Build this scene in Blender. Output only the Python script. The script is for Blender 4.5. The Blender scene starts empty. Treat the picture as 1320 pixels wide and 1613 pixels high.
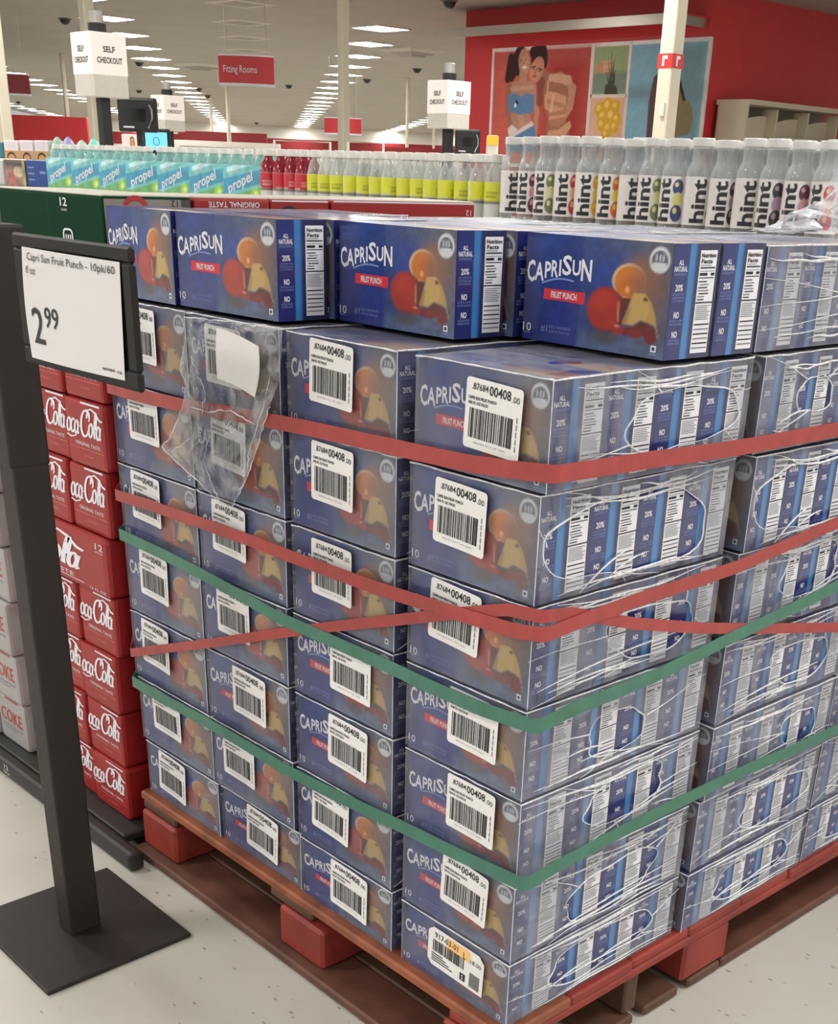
import bpy, bmesh, math, random
import numpy as np
from mathutils import Vector, Matrix
random.seed(7); rng = np.random.default_rng(7)
SC = bpy.context.scene; COL = SC.collection
# ------------------------------------------------------------------ camera
CAM = np.array([1.0514, -1.153, 1.3532]); YAW, PITCH, ROLL = 0.8016, -0.4657, 0.0397
FPX, PX, PY = 1921.565, 660 + 57.14, 806.5 + 433.73          # focal length and principal point in the 1320x1613 frame
def _axes():
    cy, sy, cp, sp, cr, sr = (math.cos(YAW), math.sin(YAW), math.cos(PITCH), math.sin(PITCH), math.cos(ROLL), math.sin(ROLL))
    f = np.array([-sy * cp, cy * cp, sp]); r = np.array([cy, sy, 0.0]); u = np.cross(r, f)
    return cr * r + sr * u, -sr * r + cr * u, f
CR, CU, CF = _axes()
cam = bpy.data.objects.new('camera', bpy.data.cameras.new('camera')); COL.objects.link(cam)
m = Matrix.Identity(4)
for i in range(3): m[i][0], m[i][1], m[i][2], m[i][3] = CR[i], CU[i], -CF[i], CAM[i]
cam.matrix_world = m
cam.data.sensor_fit = 'VERTICAL'; cam.data.sensor_height = 36.0; cam.data.lens = FPX * 36.0 / 1613
cam.data.shift_x = -(PX - 660) / 1613; cam.data.shift_y = (PY - 806.5) / 1613
cam.data.clip_start = 0.05; cam.data.clip_end = 400
SC.camera = cam
# ------------------------------------------------------------------ world, exposure
W_ = bpy.data.worlds.new('store_light'); SC.world = W_; W_.use_nodes = True
W_.node_tree.nodes['Background'].inputs[0].default_value = (1.0, 0.99, 0.975, 1); W_.node_tree.nodes['Background'].inputs[1].default_value = 0.50
vs = SC.view_settings; vs.view_transform = 'Standard'; vs.look = 'None'; vs.exposure = 0.0; vs.gamma = 1.0; vs.use_curve_mapping = False
LIGHT_L = 42.0                                                # radiance of the ceiling panels
LIGHT_COL = (1.0, 0.99, 0.975)
SC.cycles.transparent_max_bounces = 24; SC.cycles.max_bounces = 8; SC.cycles.diffuse_bounces = 4
SC.cycles.sample_clamp_indirect = 6.0
HC = 4.4                                                      # ceiling height
AX = np.array([math.cos(math.radians(144.68)), math.sin(math.radians(144.68))]); BX = np.array([AX[1], -AX[0]])
def ab(a, b): return AX * a + BX * b                          # rows of ceiling lights run along AX
# points in the store: pixel of the 1320x1613 frame put on a real plane
def ray(x, y): return CF + CR * (x - PX) / FPX - CU * (y - PY) / FPX
def onY(x, y, Y): d = ray(x, y); return CAM + d * (Y - CAM[1]) / d[1]
def onX(x, y, X): d = ray(x, y); return CAM + d * (X - CAM[0]) / d[0]
def onZ(x, y, Z): d = ray(x, y); return CAM + d * (Z - CAM[2]) / d[2]
def at(x, y, dist): return CAM + ray(x, y) * dist

# panels outside the frame give their light as area lamps of the same size on the same grid
LW, LD = 0.96, 0.96
ROWS = [(-17.1, 29.0), (-10.7, 28.9), (-4.1, 29.5), (2.38, 28.4), (9.9, 29.2), (16.4, 28.6)]
SEEN = []
for bi, (b, a0) in enumerate(ROWS):
    for k in range(-10, 24):
        a = a0 + 4.15 * k; p = ab(a, b)
        d = np.array([p[0], p[1], HC - 0.01]) - CAM; z = d @ CF
        x = PX + FPX * (d @ CR) / z if z > 0 else -1e6; y = PY - FPX * (d @ CU) / z if z > 0 else -1e6
        if p[0] > -22 and p[0] < -13.1 and p[1] > 18.2: continue
        if z > 0 and -90 < x < 1410 and y > -70: SEEN.append((bi, k, p))
        elif abs(a) < 19 and abs(b) < 18 and not (p[0] > -22 and p[0] < -13.1 and p[1] > 18.2):
            L = bpy.data.lights.new('ceiling_lamp', 'AREA'); L.shape = 'RECTANGLE'; L.size = LW; L.size_y = LD
            L.energy = LIGHT_L * math.pi * LW * LD; L.color = LIGHT_COL
            o = bpy.data.objects.new('ceiling_lamp', L); COL.objects.link(o)
            o.location = (p[0], p[1], HC - 0.03); o.rotation_euler = (0, 0, 0)

# ------------------------------------------------------------------ materials
def lin(c):
    c = np.asarray(c, float) / 255
    return np.where(c <= .04045, c / 12.92, ((c + .055) / 1.055) ** 2.4)
def rgba(c): return tuple(lin(c)) + (1,)
MATS = {}
def mat(name, col=None, rough=.5, metal=0, spec=.5, noise=0, nscale=20, bump=0, bscale=60, emit=None, estr=0, vcol=False, coat=0, alpha=1):
    if name in MATS: return MATS[name]
    M = bpy.data.materials.new(name); M.use_nodes = True; nt = M.node_tree; N = nt.nodes; P = N['Principled BSDF']
    P.inputs['Roughness'].default_value = rough; P.inputs['Metallic'].default_value = metal; P.inputs['Specular IOR Level'].default_value = spec
    P.inputs['Coat Weight'].default_value = coat; P.inputs['Coat Roughness'].default_value = .15
    tc = N.new('ShaderNodeTexCoord')
    if vcol:
        a = N.new('ShaderNodeAttribute'); a.attribute_name = 'Col'; src = a.outputs['Color']
    else:
        r = N.new('ShaderNodeRGB'); r.outputs[0].default_value = rgba(col); src = r.outputs[0]
    if noise:
        n = N.new('ShaderNodeTexNoise'); n.inputs['Scale'].default_value = nscale; n.inputs['Detail'].default_value = 5
        nt.links.new(tc.outputs['Object'], n.inputs['Vector'])
        mr = N.new('ShaderNodeMapRange'); mr.inputs[1].default_value = .3; mr.inputs[2].default_value = .7; mr.inputs[3].default_value = 1 - noise; mr.inputs[4].default_value = 1 + noise
        nt.links.new(n.outputs[0], mr.inputs[0])
        mx = N.new('ShaderNodeVectorMath'); mx.operation = 'SCALE'; nt.links.new(src, mx.inputs[0]); nt.links.new(mr.outputs[0], mx.inputs['Scale']); src = mx.outputs[0]
    nt.links.new(src, P.inputs['Base Color'])
    if bump:
        n2 = N.new('ShaderNodeTexNoise'); n2.inputs['Scale'].default_value = bscale; n2.inputs['Detail'].default_value = 4
        nt.links.new(tc.outputs['Object'], n2.inputs['Vector'])
        bp = N.new('ShaderNodeBump'); bp.inputs['Strength'].default_value = bump; bp.inputs['Distance'].default_value = .003
        nt.links.new(n2.outputs[0], bp.inputs['Height']); nt.links.new(bp.outputs[0], P.inputs['Normal'])
    if emit is not None:
        P.inputs['Emission Color'].default_value = rgba(emit); P.inputs['Emission Strength'].default_value = estr
    MATS[name] = M; return M
def film_mat(name, fac, var, col, rough, tcol=(.94, .95, .96), scale=9.0, bump=.5):
    """clear stretched plastic: see-through, with a grey veil and a sheen that follow its wrinkles"""
    M = bpy.data.materials.new(name); M.use_nodes = True; nt = M.node_tree; N = nt.nodes; P = N['Principled BSDF']; O = N['Material Output']
    P.inputs['Base Color'].default_value = tuple(col) + (1,); P.inputs['Roughness'].default_value = rough
    T = N.new('ShaderNodeBsdfTransparent'); T.inputs[0].default_value = tuple(tcol) + (1,)
    tc = N.new('ShaderNodeTexCoord'); oi = N.new('ShaderNodeObjectInfo')
    ad = N.new('ShaderNodeVectorMath'); ad.operation = 'ADD'; nt.links.new(tc.outputs['Object'], ad.inputs[0])
    sc_ = N.new('ShaderNodeVectorMath'); sc_.operation = 'SCALE'; sc_.inputs[0].default_value = (7, 5, 9); nt.links.new(oi.outputs['Random'], sc_.inputs['Scale']); nt.links.new(sc_.outputs[0], ad.inputs[1])
    mp = N.new('ShaderNodeMapping'); mp.inputs['Rotation'].default_value = (.5, .4, .6); mp.inputs['Scale'].default_value = (1, 2.4, .7); nt.links.new(ad.outputs[0], mp.inputs[0])
    n = N.new('ShaderNodeTexNoise'); n.inputs['Scale'].default_value = scale; n.inputs['Detail'].default_value = 6; n.inputs['Distortion'].default_value = 1.2
    nt.links.new(mp.outputs[0], n.inputs['Vector'])
    mr = N.new('ShaderNodeMapRange'); mr.inputs[1].default_value = .35; mr.inputs[2].default_value = .75; mr.inputs[3].default_value = fac - var * .4; mr.inputs[4].default_value = fac + var
    nt.links.new(n.outputs[0], mr.inputs[0])
    fr = N.new('ShaderNodeLayerWeight'); fr.inputs[0].default_value = .25
    am = N.new('ShaderNodeMath'); am.operation = 'MULTIPLY_ADD'; am.inputs[1].default_value = .35; nt.links.new(fr.outputs['Fresnel'], am.inputs[0]); nt.links.new(mr.outputs[0], am.inputs[2]); am.use_clamp = True
    bp = N.new('ShaderNodeBump'); bp.inputs['Strength'].default_value = bump; bp.inputs['Distance'].default_value = .004
    nt.links.new(n.outputs[0], bp.inputs['Height']); nt.links.new(bp.outputs[0], P.inputs['Normal'])
    X = N.new('ShaderNodeMixShader'); nt.links.new(am.outputs[0], X.inputs[0]); nt.links.new(T.outputs[0], X.inputs[1]); nt.links.new(P.outputs[0], X.inputs[2])
    nt.links.new(X.outputs[0], O.inputs[0]); MATS[name] = M; return M

BLUE = mat('blue_card', (26, 44, 120), .38, noise=.08, nscale=8)
PRINT = mat('printed_card', vcol=True, rough=.3, spec=.6, noise=.05, nscale=30, coat=.7)
WHITEINK = mat('white_ink', (222, 222, 228), .4)
REDINK = mat('red_ink', (205, 44, 58), .4)
STRIPE = mat('bright_blue_ink', (24, 92, 168), .38)
NAVY = mat('navy_ink', (24, 34, 92), .4)
BLACK = mat('black_ink', (28, 28, 32), .5)
GREY = mat('grey_ink', (120, 122, 128), .5)
PALEINK = mat('pale_blue_ink', (120, 136, 190), .4)
LABEL = mat('label_paper', (228, 226, 224), .55, noise=.03)
FILM = film_mat('shrink_film', .10, .12, (.55, .55, .58), .22)
FILMHZ = film_mat('hazy_shrink_film', .15, .20, (.62, .62, .66), .24)
FOLD_GLINT = film_mat('film_fold_and_glint', .70, .3, (.88, .88, .90), .18, scale=40)  # white of the folds, and of highlights put in along the case edges
BAG = film_mat('loose_film', .20, .42, (.60, .60, .62), .10, scale=18, bump=1.0)

# ------------------------------------------------------------------ mesh building
class MB:
    def __init__(s): s.v = []; s.f = []; s.m = []; s.c = []; s.mats = []
    def mi(s, M):
        if M not in s.mats: s.mats.append(M)
        return s.mats.index(M)
    def add(s, vs_, fs, M, cols=None):
        k = len(s.v); s.v += [tuple(map(float, p)) for p in vs_]; mi = s.mi(M)
        s.f += [tuple(i + k for i in f) for f in fs]; s.m += [mi] * len(fs)
        s.c += ([tuple(c) for c in cols] if cols is not None else [(1, 1, 1)] * len(vs_)); return s
    def box(s, lo, hi, M):
        x0, y0, z0 = lo; x1, y1, z1 = hi
        return s.add([(x0, y0, z0), (x1, y0, z0), (x1, y1, z0), (x0, y1, z0), (x0, y0, z1), (x1, y0, z1), (x1, y1, z1), (x0, y1, z1)],
                     [(0, 3, 2, 1), (4, 5, 6, 7), (0, 1, 5, 4), (1, 2, 6, 5), (2, 3, 7, 6), (3, 0, 4, 7)], M)
    def rbox(s, lo, hi, M, r=.003, seg=2):
        bm = bmesh.new(); bmesh.ops.create_cube(bm, size=1)
        for v in bm.verts: v.co = Vector([(lo[i] + hi[i]) / 2 + v.co[i] * (hi[i] - lo[i]) for i in range(3)])
        bmesh.ops.bevel(bm, geom=bm.edges[:], offset=r, segments=seg, profile=.6, affect='EDGES')
        s.bm(bm, M); bm.free(); return s
    def bm(s, bm, M):
        bm.verts.index_update()
        return s.add([tuple(v.co) for v in bm.verts], [tuple(v.index for v in f.verts) for f in bm.faces], M)
    def lathe(s, prof, M, n=20, cx=0, cy=0, z0=0, close=True):
        vs_ = []; fs = []
        for r, z in prof:
            for i in range(n):
                t = 2 * math.pi * i / n; vs_.append((cx + r * math.cos(t), cy + r * math.sin(t), z0 + z))
        for j in range(len(prof) - 1):
            for i in range(n):
                k = (i + 1) % n; fs.append((j * n + i, j * n + k, (j + 1) * n + k, (j + 1) * n + i))
        if close:
            fs.append(tuple(range(n - 1, -1, -1))); fs.append(tuple((len(prof) - 1) * n + i for i in range(n)))
        return s.add(vs_, fs, M)
    def tube(s, pts, r, M, n=6):
        pts = [np.asarray(p, float) for p in pts]; vs_ = []; fs = []
        rr = r if hasattr(r, '__len__') else [r] * len(pts)
        for i, p in enumerate(pts):
            t = pts[min(i + 1, len(pts) - 1)] - pts[max(i - 1, 0)]; t /= np.linalg.norm(t) + 1e-9
            a = np.cross(t, (0, 0, 1)) if abs(t[2]) < .9 else np.cross(t, (1, 0, 0)); a /= np.linalg.norm(a); b = np.cross(t, a)
            for k in range(n):
                w = 2 * math.pi * k / n; vs_.append(p + rr[i] * (a * math.cos(w) + b * math.sin(w)))
        for i in range(len(pts) - 1):
            for k in range(n):
                j = (k + 1) % n; fs.append((i * n + k, i * n + j, (i + 1) * n + j, (i + 1) * n + k))
        fs.append(tuple(range(n - 1, -1, -1))); fs.append(tuple((len(pts) - 1) * n + k for k in range(n)))
        return s.add(vs_, fs, M)
    def ribbon(s, pts, up, w, th, M, nrm):
        """flat strap through pts: width w along up, thickness th along nrm(i)"""
        vs_ = []; fs = []
        for i, p in enumerate(pts):
            p = np.asarray(p, float); n = np.asarray(nrm[i], float); u = np.asarray(up[i] if isinstance(up, list) else up, float)
            for a, b in ((-1, 0), (1, 0), (1, 1), (-1, 1)): vs_.append(p + u * a * w / 2 + n * b * th)
        for i in range(len(pts) - 1):
            for k in range(4):
                j = (k + 1) % 4; fs.append((i * 4 + k, i * 4 + j, (i + 1) * 4 + j, (i + 1) * 4 + k))
        fs.append((3, 2, 1, 0)); e = (len(pts) - 1) * 4; fs.append((e, e + 1, e + 2, e + 3))
        return s.add(vs_, fs, M)
    def mesh(s, name, smooth=False):
        me = bpy.data.meshes.new(name); me.from_pydata(s.v, [], s.f)
        for M in s.mats: me.materials.append(M)
        me.polygons.foreach_set('material_index', s.m)
        if smooth: me.polygons.foreach_set('use_smooth', [True] * len(s.f))
        at_ = me.color_attributes.new('Col', 'FLOAT_COLOR', 'POINT')
        at_.data.foreach_set('color', np.concatenate([np.array(s.c, np.float32).reshape(-1, 3), np.ones((len(s.c), 1), np.float32)], 1).ravel())
        me.update(); return me
def put(name, me, parent=None, loc=(0, 0, 0), rot=(0, 0, 0), scale=(1, 1, 1)):
    if isinstance(me, MB): me = me.mesh(name)
    o = bpy.data.objects.new(name, me); COL.objects.link(o)
    o.location = loc; o.rotation_euler = rot; o.scale = scale
    if parent is not None: o.parent = parent
    return o
def tag(o, label, cat, group=None, kind=None):
    o['label'] = label; o['category'] = cat
    if group: o['group'] = group
    if kind: o['kind'] = kind
    return o
def thing(name, label, cat, loc=(0, 0, 0), rotz=0, group=None, scale=(1, 1, 1)):
    o = bpy.data.objects.new(name, None); COL.objects.link(o); o.empty_display_size = .1
    o.location = loc; o.rotation_euler = (0, 0, rotz); o.scale = scale
    return tag(o, label, cat, group)
def struct(o): o['kind'] = 'structure'; return o
def copy_tree(o, parent=None):
    c = o.copy(); COL.objects.link(c)
    if parent is not None: c.parent = parent
    for ch in list(o.children): copy_tree(ch, c)
    return c
ORD = ['', 'first', 'second', 'third', 'fourth', 'fifth', 'sixth', 'seventh', 'eighth', 'ninth', 'tenth', 'eleventh', 'twelfth', 'thirteenth',
       'fourteenth', 'fifteenth', 'sixteenth', 'seventeenth', 'eighteenth', 'nineteenth', 'twentieth', 'twenty-first', 'twenty-second', 'twenty-third', 'twenty-fourth', 'twenty-fifth']
# frames: where flat print lies.  frame(u, v, lift) -> point
def plane(o, u, v):
    o = np.asarray(o, float); u = np.asarray(u, float); v = np.asarray(v, float); n = np.cross(u, v); n /= np.linalg.norm(n)
    return lambda a, b, l=0.0: o + u * a + v * b + n * l
_tx = {}
def text_geo(s, bold=0.0, shear=0.0):
    k = (s, bold, shear)
    if k not in _tx:
        cu = bpy.data.curves.new('lettering', 'FONT'); cu.body = s; cu.offset = bold; cu.shear = shear; cu.resolution_u = 2; cu.fill_mode = 'FRONT'
        o = bpy.data.objects.new('lettering', cu); COL.objects.link(o)
        me = bpy.data.meshes.new_from_object(o.evaluated_get(bpy.context.evaluated_depsgraph_get()))
        V = np.array([v.co[:] for v in me.vertices]).reshape(-1, 3)[:, :2]; F = [tuple(p.vertices) for p in me.polygons]
        bpy.data.objects.remove(o); bpy.data.curves.remove(cu); bpy.data.meshes.remove(me)
        lo, hi = V.min(0), V.max(0); _tx[k] = ((V - lo), F, hi - lo)
    return _tx[k]
def text(mb, fr, s, cx, cy, h, M, w=None, bold=0.0, shear=0.0, lift=.0006, rot=0, arch=0, anchor='c'):
    """letters of height h centred at (cx, cy) of a frame; w squeezes them to a width"""
    V, F, size = text_geo(s, bold, shear); sx = (w / size[0]) if w else h / size[1]
    P = np.stack([V[:, 0] * sx, V[:, 1] * h / size[1]], 1); tw = size[0] * sx
    P = P - [0 if anchor == 'l' else tw / 2, h / 2]
    if arch: P[:, 1] += arch * (1 - (2 * P[:, 0] / tw) ** 2)
    if rot: c, q = math.cos(rot), math.sin(rot); P = P @ np.array([[c, q], [-q, c]])
    mb.add([fr(cx + a, cy + b, lift) for a, b in P], F, M)
def rect(mb, fr, u0, v0, u1, v1, M, lift=.0004):
    mb.add([fr(u0, v0, lift), fr(u1, v0, lift), fr(u1, v1, lift), fr(u0, v1, lift)], [(0, 1, 2, 3)], M)
def poly(mb, fr, pts, M, lift=.0005): mb.add([fr(a, b, lift) for a, b in pts], [tuple(range(len(pts)))], M)
_sk = [0]
def stroke(mb, fr, pts, w, M, lift=.0006, slant=0, thin=.35, ang=.9, close=False):
    """pen stroke with a broad nib"""
    _sk[0] = (_sk[0] + 1) % 12; lift = lift + .00004 * _sk[0]
    P = np.array(pts, float); n = len(P); vs_ = []; fs = []
    for i in range(n):
        t = P[min(i + 1, n - 1)] - P[max(i - 1, 0)]; L = np.linalg.norm(t) + 1e-9; t /= L
        ww = w * (thin + (1 - thin) * abs(math.sin(math.atan2(t[1], t[0]) - ang + math.pi / 2 * 0 + .6))) / 2; q = np.array([-t[1], t[0]]) * ww
        for sgn in (1, -1):
            a, b = P[i] + q * sgn; vs_.append(fr(a + slant * b, b, lift))
    for i in range(n - 1): fs.append((2 * i, 2 * i + 1, 2 * i + 3, 2 * i + 2))
    mb.add(vs_, fs, M)
# painter for printed pictures: colours on a fine grid
class Art:
    def __init__(s, w, h, nx, ny, base):
        s.w, s.h, s.nx, s.ny = w, h, nx, ny; s.X, s.Y = np.meshgrid(np.linspace(0, w, nx), np.linspace(0, h, ny)); s.px = w / (nx - 1)
        s.c = np.zeros((ny, nx, 3)) + lin(base)
    def blend(s, mask, col, alpha=1.0):
        mk = np.clip(mask, 0, 1)[..., None] * alpha; col = lin(col) if not isinstance(col, np.ndarray) else col
        s.c = s.c * (1 - mk) + col * mk; return s
    def ell(s, cx, cy, rx, ry, col, rot=0, soft=None, alpha=1.0):
        x, y = s.X - cx, s.Y - cy; c, q = math.cos(rot), math.sin(rot); x, y = x * c + y * q, -x * q + y * c
        d = np.sqrt((x / rx) ** 2 + (y / ry) ** 2); sf = soft or s.px / min(rx, ry)
        return s.blend((1 - d) / sf + .5, col, alpha)
    def rect(s, x0, y0, x1, y1, col, alpha=1.0, soft=None):
        sf = soft or s.px
        return s.blend(np.minimum(np.minimum(s.X - x0, x1 - s.X), np.minimum(s.Y - y0, y1 - s.Y)) / sf + .5, col, alpha)
    def poly(s, pts, col, alpha=1.0):
        ins = np.zeros(s.X.shape, bool); dist = np.full(s.X.shape, 1e9); n = len(pts)
        for i in range(n):
            (x0, y0), (x1, y1) = pts[i], pts[(i + 1) % n]
            cond = (y0 > s.Y) != (y1 > s.Y)
            ins ^= cond & (s.X < (x1 - x0) * (s.Y - y0) / ((y1 - y0) if y1 != y0 else 1e-9) + x0)
            dx, dy = x1 - x0, y1 - y0; t = np.clip(((s.X - x0) * dx + (s.Y - y0) * dy) / (dx * dx + dy * dy + 1e-12), 0, 1)
            dist = np.minimum(dist, np.hypot(s.X - x0 - t * dx, s.Y - y0 - t * dy))
        return s.blend(np.where(ins, dist, -dist) / s.px + .5, col, alpha)
    def cap(s, p, q_, r0, r1, col, alpha=1.0):
        dx, dy = q_[0] - p[0], q_[1] - p[1]; t = np.clip(((s.X - p[0]) * dx + (s.Y - p[1]) * dy) / (dx * dx + dy * dy + 1e-12), 0, 1)
        d = np.hypot(s.X - p[0] - t * dx, s.Y - p[1] - t * dy); return s.blend((r0 + (r1 - r0) * t - d) / s.px + .5, col, alpha)
    def glyphs(s, txt, cx, cy, h, w, col, rot=0, bold=0):
        V, F, size = text_geo(txt, bold, 0.0); P = np.stack([V[:, 0] * w / size[0] - w / 2, V[:, 1] * h / size[1] - h / 2], 1); c, q = math.cos(rot), math.sin(rot); P = P @ np.array([[c, q], [-q, c]]) + [cx, cy]
        ins = np.zeros(s.X.shape)
        for oy in (-.33, 0, .33):
            for ox in (-.33, 0, .33):
                X, Y = s.X + ox * s.px, s.Y + oy * s.px; m_ = np.zeros(X.shape, bool)
                for f in F:
                    i_ = np.zeros(X.shape, bool); n = len(f)
                    for k in range(n):
                        (x0, y0), (x1, y1) = P[f[k]], P[f[(k + 1) % n]]
                        if y0 != y1: i_ ^= ((y0 > Y) != (y1 > Y)) & (X < (x1 - x0) * (Y - y0) / (y1 - y0) + x0)
                    m_ |= i_
                ins += m_ / 9
        return s.blend(ins, col)
    def noise(s, amt, cell, seed=0):
        r = np.random.default_rng(seed); ky, kx = int(s.h / cell) + 3, int(s.w / cell) + 3; g = r.random((ky, kx))
        fx, fy = s.X / cell, s.Y / cell; ix, iy = fx.astype(int), fy.astype(int); ax, ay = fx - ix, fy - iy; ax = ax * ax * (3 - 2 * ax); ay = ay * ay * (3 - 2 * ay)
        v = (g[iy, ix] * (1 - ax) + g[iy, ix + 1] * ax) * (1 - ay) + (g[iy + 1, ix] * (1 - ax) + g[iy + 1, ix + 1] * ax) * ay
        s.c *= (1 + amt * (v - .5) * 2)[..., None]; return v
    def to(s, mb, fr, M=None, lift=.0003):
        M = M or PRINT; n = s.nx
        vs_ = [fr(s.X[j, i], s.Y[j, i], lift) for j in range(s.ny) for i in range(n)]
        fs = [(j * n + i, j * n + i + 1, (j + 1) * n + i + 1, (j + 1) * n + i) for j in range(s.ny - 1) for i in range(n - 1)]
        mb.add(vs_, fs, M, np.clip(s.c, 0, 1).reshape(-1, 3))

# ------------------------------------------------------------------ the juice carton (all cartons share these meshes)
CW, CH, CD = .25, .145, .105
def front_art():
    A = Art(CW, CH, 120, 70, (29, 44, 118)); w, h = CW, CH
    P_ = lambda *q: [(u * w, v * h) for u, v in q]
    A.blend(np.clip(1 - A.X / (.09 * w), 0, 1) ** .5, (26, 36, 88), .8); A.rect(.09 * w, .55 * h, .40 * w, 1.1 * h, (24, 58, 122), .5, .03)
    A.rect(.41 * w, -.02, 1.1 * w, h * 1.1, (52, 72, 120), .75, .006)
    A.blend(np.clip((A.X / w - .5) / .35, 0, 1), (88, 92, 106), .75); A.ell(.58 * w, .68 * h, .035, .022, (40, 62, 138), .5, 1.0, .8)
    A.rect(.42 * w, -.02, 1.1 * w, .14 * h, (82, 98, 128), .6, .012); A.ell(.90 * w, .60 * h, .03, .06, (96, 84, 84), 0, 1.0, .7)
    A.noise(.2, .006, 3); A.noise(.16, .018, 4)
    A.ell(.80 * w, .66 * h, .030, .026, (150, 92, 58), 0, .8, .8)
    A.ell(.735 * w, .65 * h, .112 * w, .152 * h, (206, 176, 140)); A.ell(.742 * w, .642 * h, .104 * w, .142 * h, (196, 116, 44)); A.ell(.755 * w, .60 * h, .075 * w, .09 * h, (186, 96, 36), 0, .7, .8)
    A.ell(.85 * w, .62 * h, .025, .03, (122, 92, 80), 0, 1.0, .75); A.ell(.727 * w, .575 * h, .0035, .004, (224, 160, 96), 0, .9)
    A.ell(.60 * w, .37 * h, .128 * w, .205 * h, (92, 40, 48), 0, .12); A.ell(.585 * w, .38 * h, .118 * w, .192 * h, (160, 44, 34), 0, .18); A.ell(.565 * w, .45 * h, .06 * w, .08 * h, (176, 58, 40), .3, .9, .7); A.ell(.60 * w, .13 * h, .09 * w, .06 * h, (74, 66, 62), 0, .8, .8)
    A.poly(P_((.70, .50), (.755, .50), (.73, .40), (.705, .29), (.685, .29)), (92, 44, 34)); A.poly(P_((.672, .46), (.680, .46), (.688, .29), (.677, .29)), (190, 150, 120), .8)
    A.poly(P_((.77, .55), (.845, .56), (.89, .485), (.92, .385), (.952, .19), (.933, .287), (.88, .315), (.83, .325), (.783, .27), (.71, .277), (.745, .42)), (186, 154, 92))
    A.poly(P_((.845, .56), (.89, .485), (.92, .385), (.945, .23), (.925, .30), (.87, .33), (.88, .43)), (172, 132, 72), .7); A.poly(P_((.71, .28), (.745, .42), (.76, .42), (.745, .29)), (150, 110, 64), .7)
    A.ell(.848 * w, .51 * h, .0026, .0024, (56, 36, 28)); A.ell(.857 * w, .505 * h, .002, .0016, (56, 36, 28))
    A.poly(P_((.72, .24), (.79, .26), (.835, .31), (.875, .30), (.925, .27), (.95, .16), (.90, .16), (.86, .19), (.72, .17)), (104, 36, 34)); A.poly(P_((.81, .28), (.835, .305), (.87, .29), (.85, .26)), (66, 48, 30))
    A.ell(.685 * w, .215 * h, .045 * w, .042 * h, (150, 42, 38)); A.ell(.678 * w, .245 * h, .018 * w, .012 * h, (206, 130, 110), 0, .9); A.ell(.80 * w, .20 * h, .05 * w, .04 * h, (122, 40, 38), 0, .4); A.ell(.90 * w, .17 * h, .035 * w, .05 * h, (112, 36, 32), 0, .4)
    A.ell(.918 * w, .855 * h, .064 * w, .112 * h, (206, 208, 212)); A.ell(.918 * w, .845 * h, .052 * w, .09 * h, (84, 88, 104)); A.ell(.918 * w, .80 * h, .05 * w, .045 * h, (200, 202, 206), 0, .3); A.rect(.885 * w, .835 * h, .952 * w, .905 * h, (52, 58, 78))
    for k in range(3): A.rect((.890 + .022 * k) * w, .845 * h, (.902 + .022 * k) * w, .90 * h, (190, 194, 202))
    return A
def front_print():
    mb = MB(); fr = plane((-CW, 0, 0), (1, 0, 0), (0, 0, 1)); w, h = CW, CH
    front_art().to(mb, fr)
    # CAPRISUN: tall C and S, small capitals rising along an arch
    for ch, u0, u1, v0, v1 in (('C', .015, .072, .548, .752), ('A', .072, .140, .568, .735), ('P', .146, .190, .594, .748), ('R', .194, .244, .612, .766), ('I', .249, .263, .626, .776), ('S', .272, .338, .640, .822), ('U', .344, .402, .645, .785), ('N', .408, .480, .606, .800)):
        text(mb, fr, ch, (u0 + u1) / 2 * w, (v0 + v1) / 2 * h, (v1 - v0) * h, WHITEINK, w=(u1 - u0) * w, bold=.022, lift=.0009)
    stroke(mb, fr, [(.13 * w + .23 * w * i / 9, h * (.548 + .045 * i / 9 + .03 * math.sin(math.pi * i / 9))) for i in range(10)], .0026, PALEINK, lift=.0008, thin=.9)
    rect(mb, fr, .148 * w, .402 * h, .445 * w, .502 * h, REDINK, .0006); poly(mb, fr, [(.14 * w, .415 * h), (.43 * w, .392 * h), (.44 * w, .405 * h), (.15 * w, .43 * h)], REDINK, .0005)
    text(mb, fr, 'FRUIT PUNCH', .295 * w, .452 * h, .0088, WHITEINK, w=.046, bold=.02, lift=.001)
    text(mb, fr, '10', .035 * w, .12 * h, .0118, WHITEINK, w=.0155, lift=.0008); rect(mb, fr, .008 * w, .062 * h, .062 * w, .070 * h, PALEINK, .0008)
    text(mb, fr, '#1', .165 * w, .125 * h, .0105, PALEINK, w=.012, lift=.0008)
    text(mb, fr, "KIDS' FAVORITE", .28 * w, .148 * h, .0042, PALEINK, w=.040, lift=.0008); text(mb, fr, 'JUICE DRINK', .28 * w, .102 * h, .0042, PALEINK, w=.039, lift=.0008)
    rect(mb, fr, .915 * w, .06 * h, .95 * w, .12 * h, WHITEINK, .0008); rect(mb, fr, .924 * w, .075 * h, .941 * w, .105 * h, NAVY, .0011); rect(mb, fr, .91 * w, .035 * h, .955 * w, .045 * h, PALEINK, .0008)
    return mb.mesh('front_print')
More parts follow.
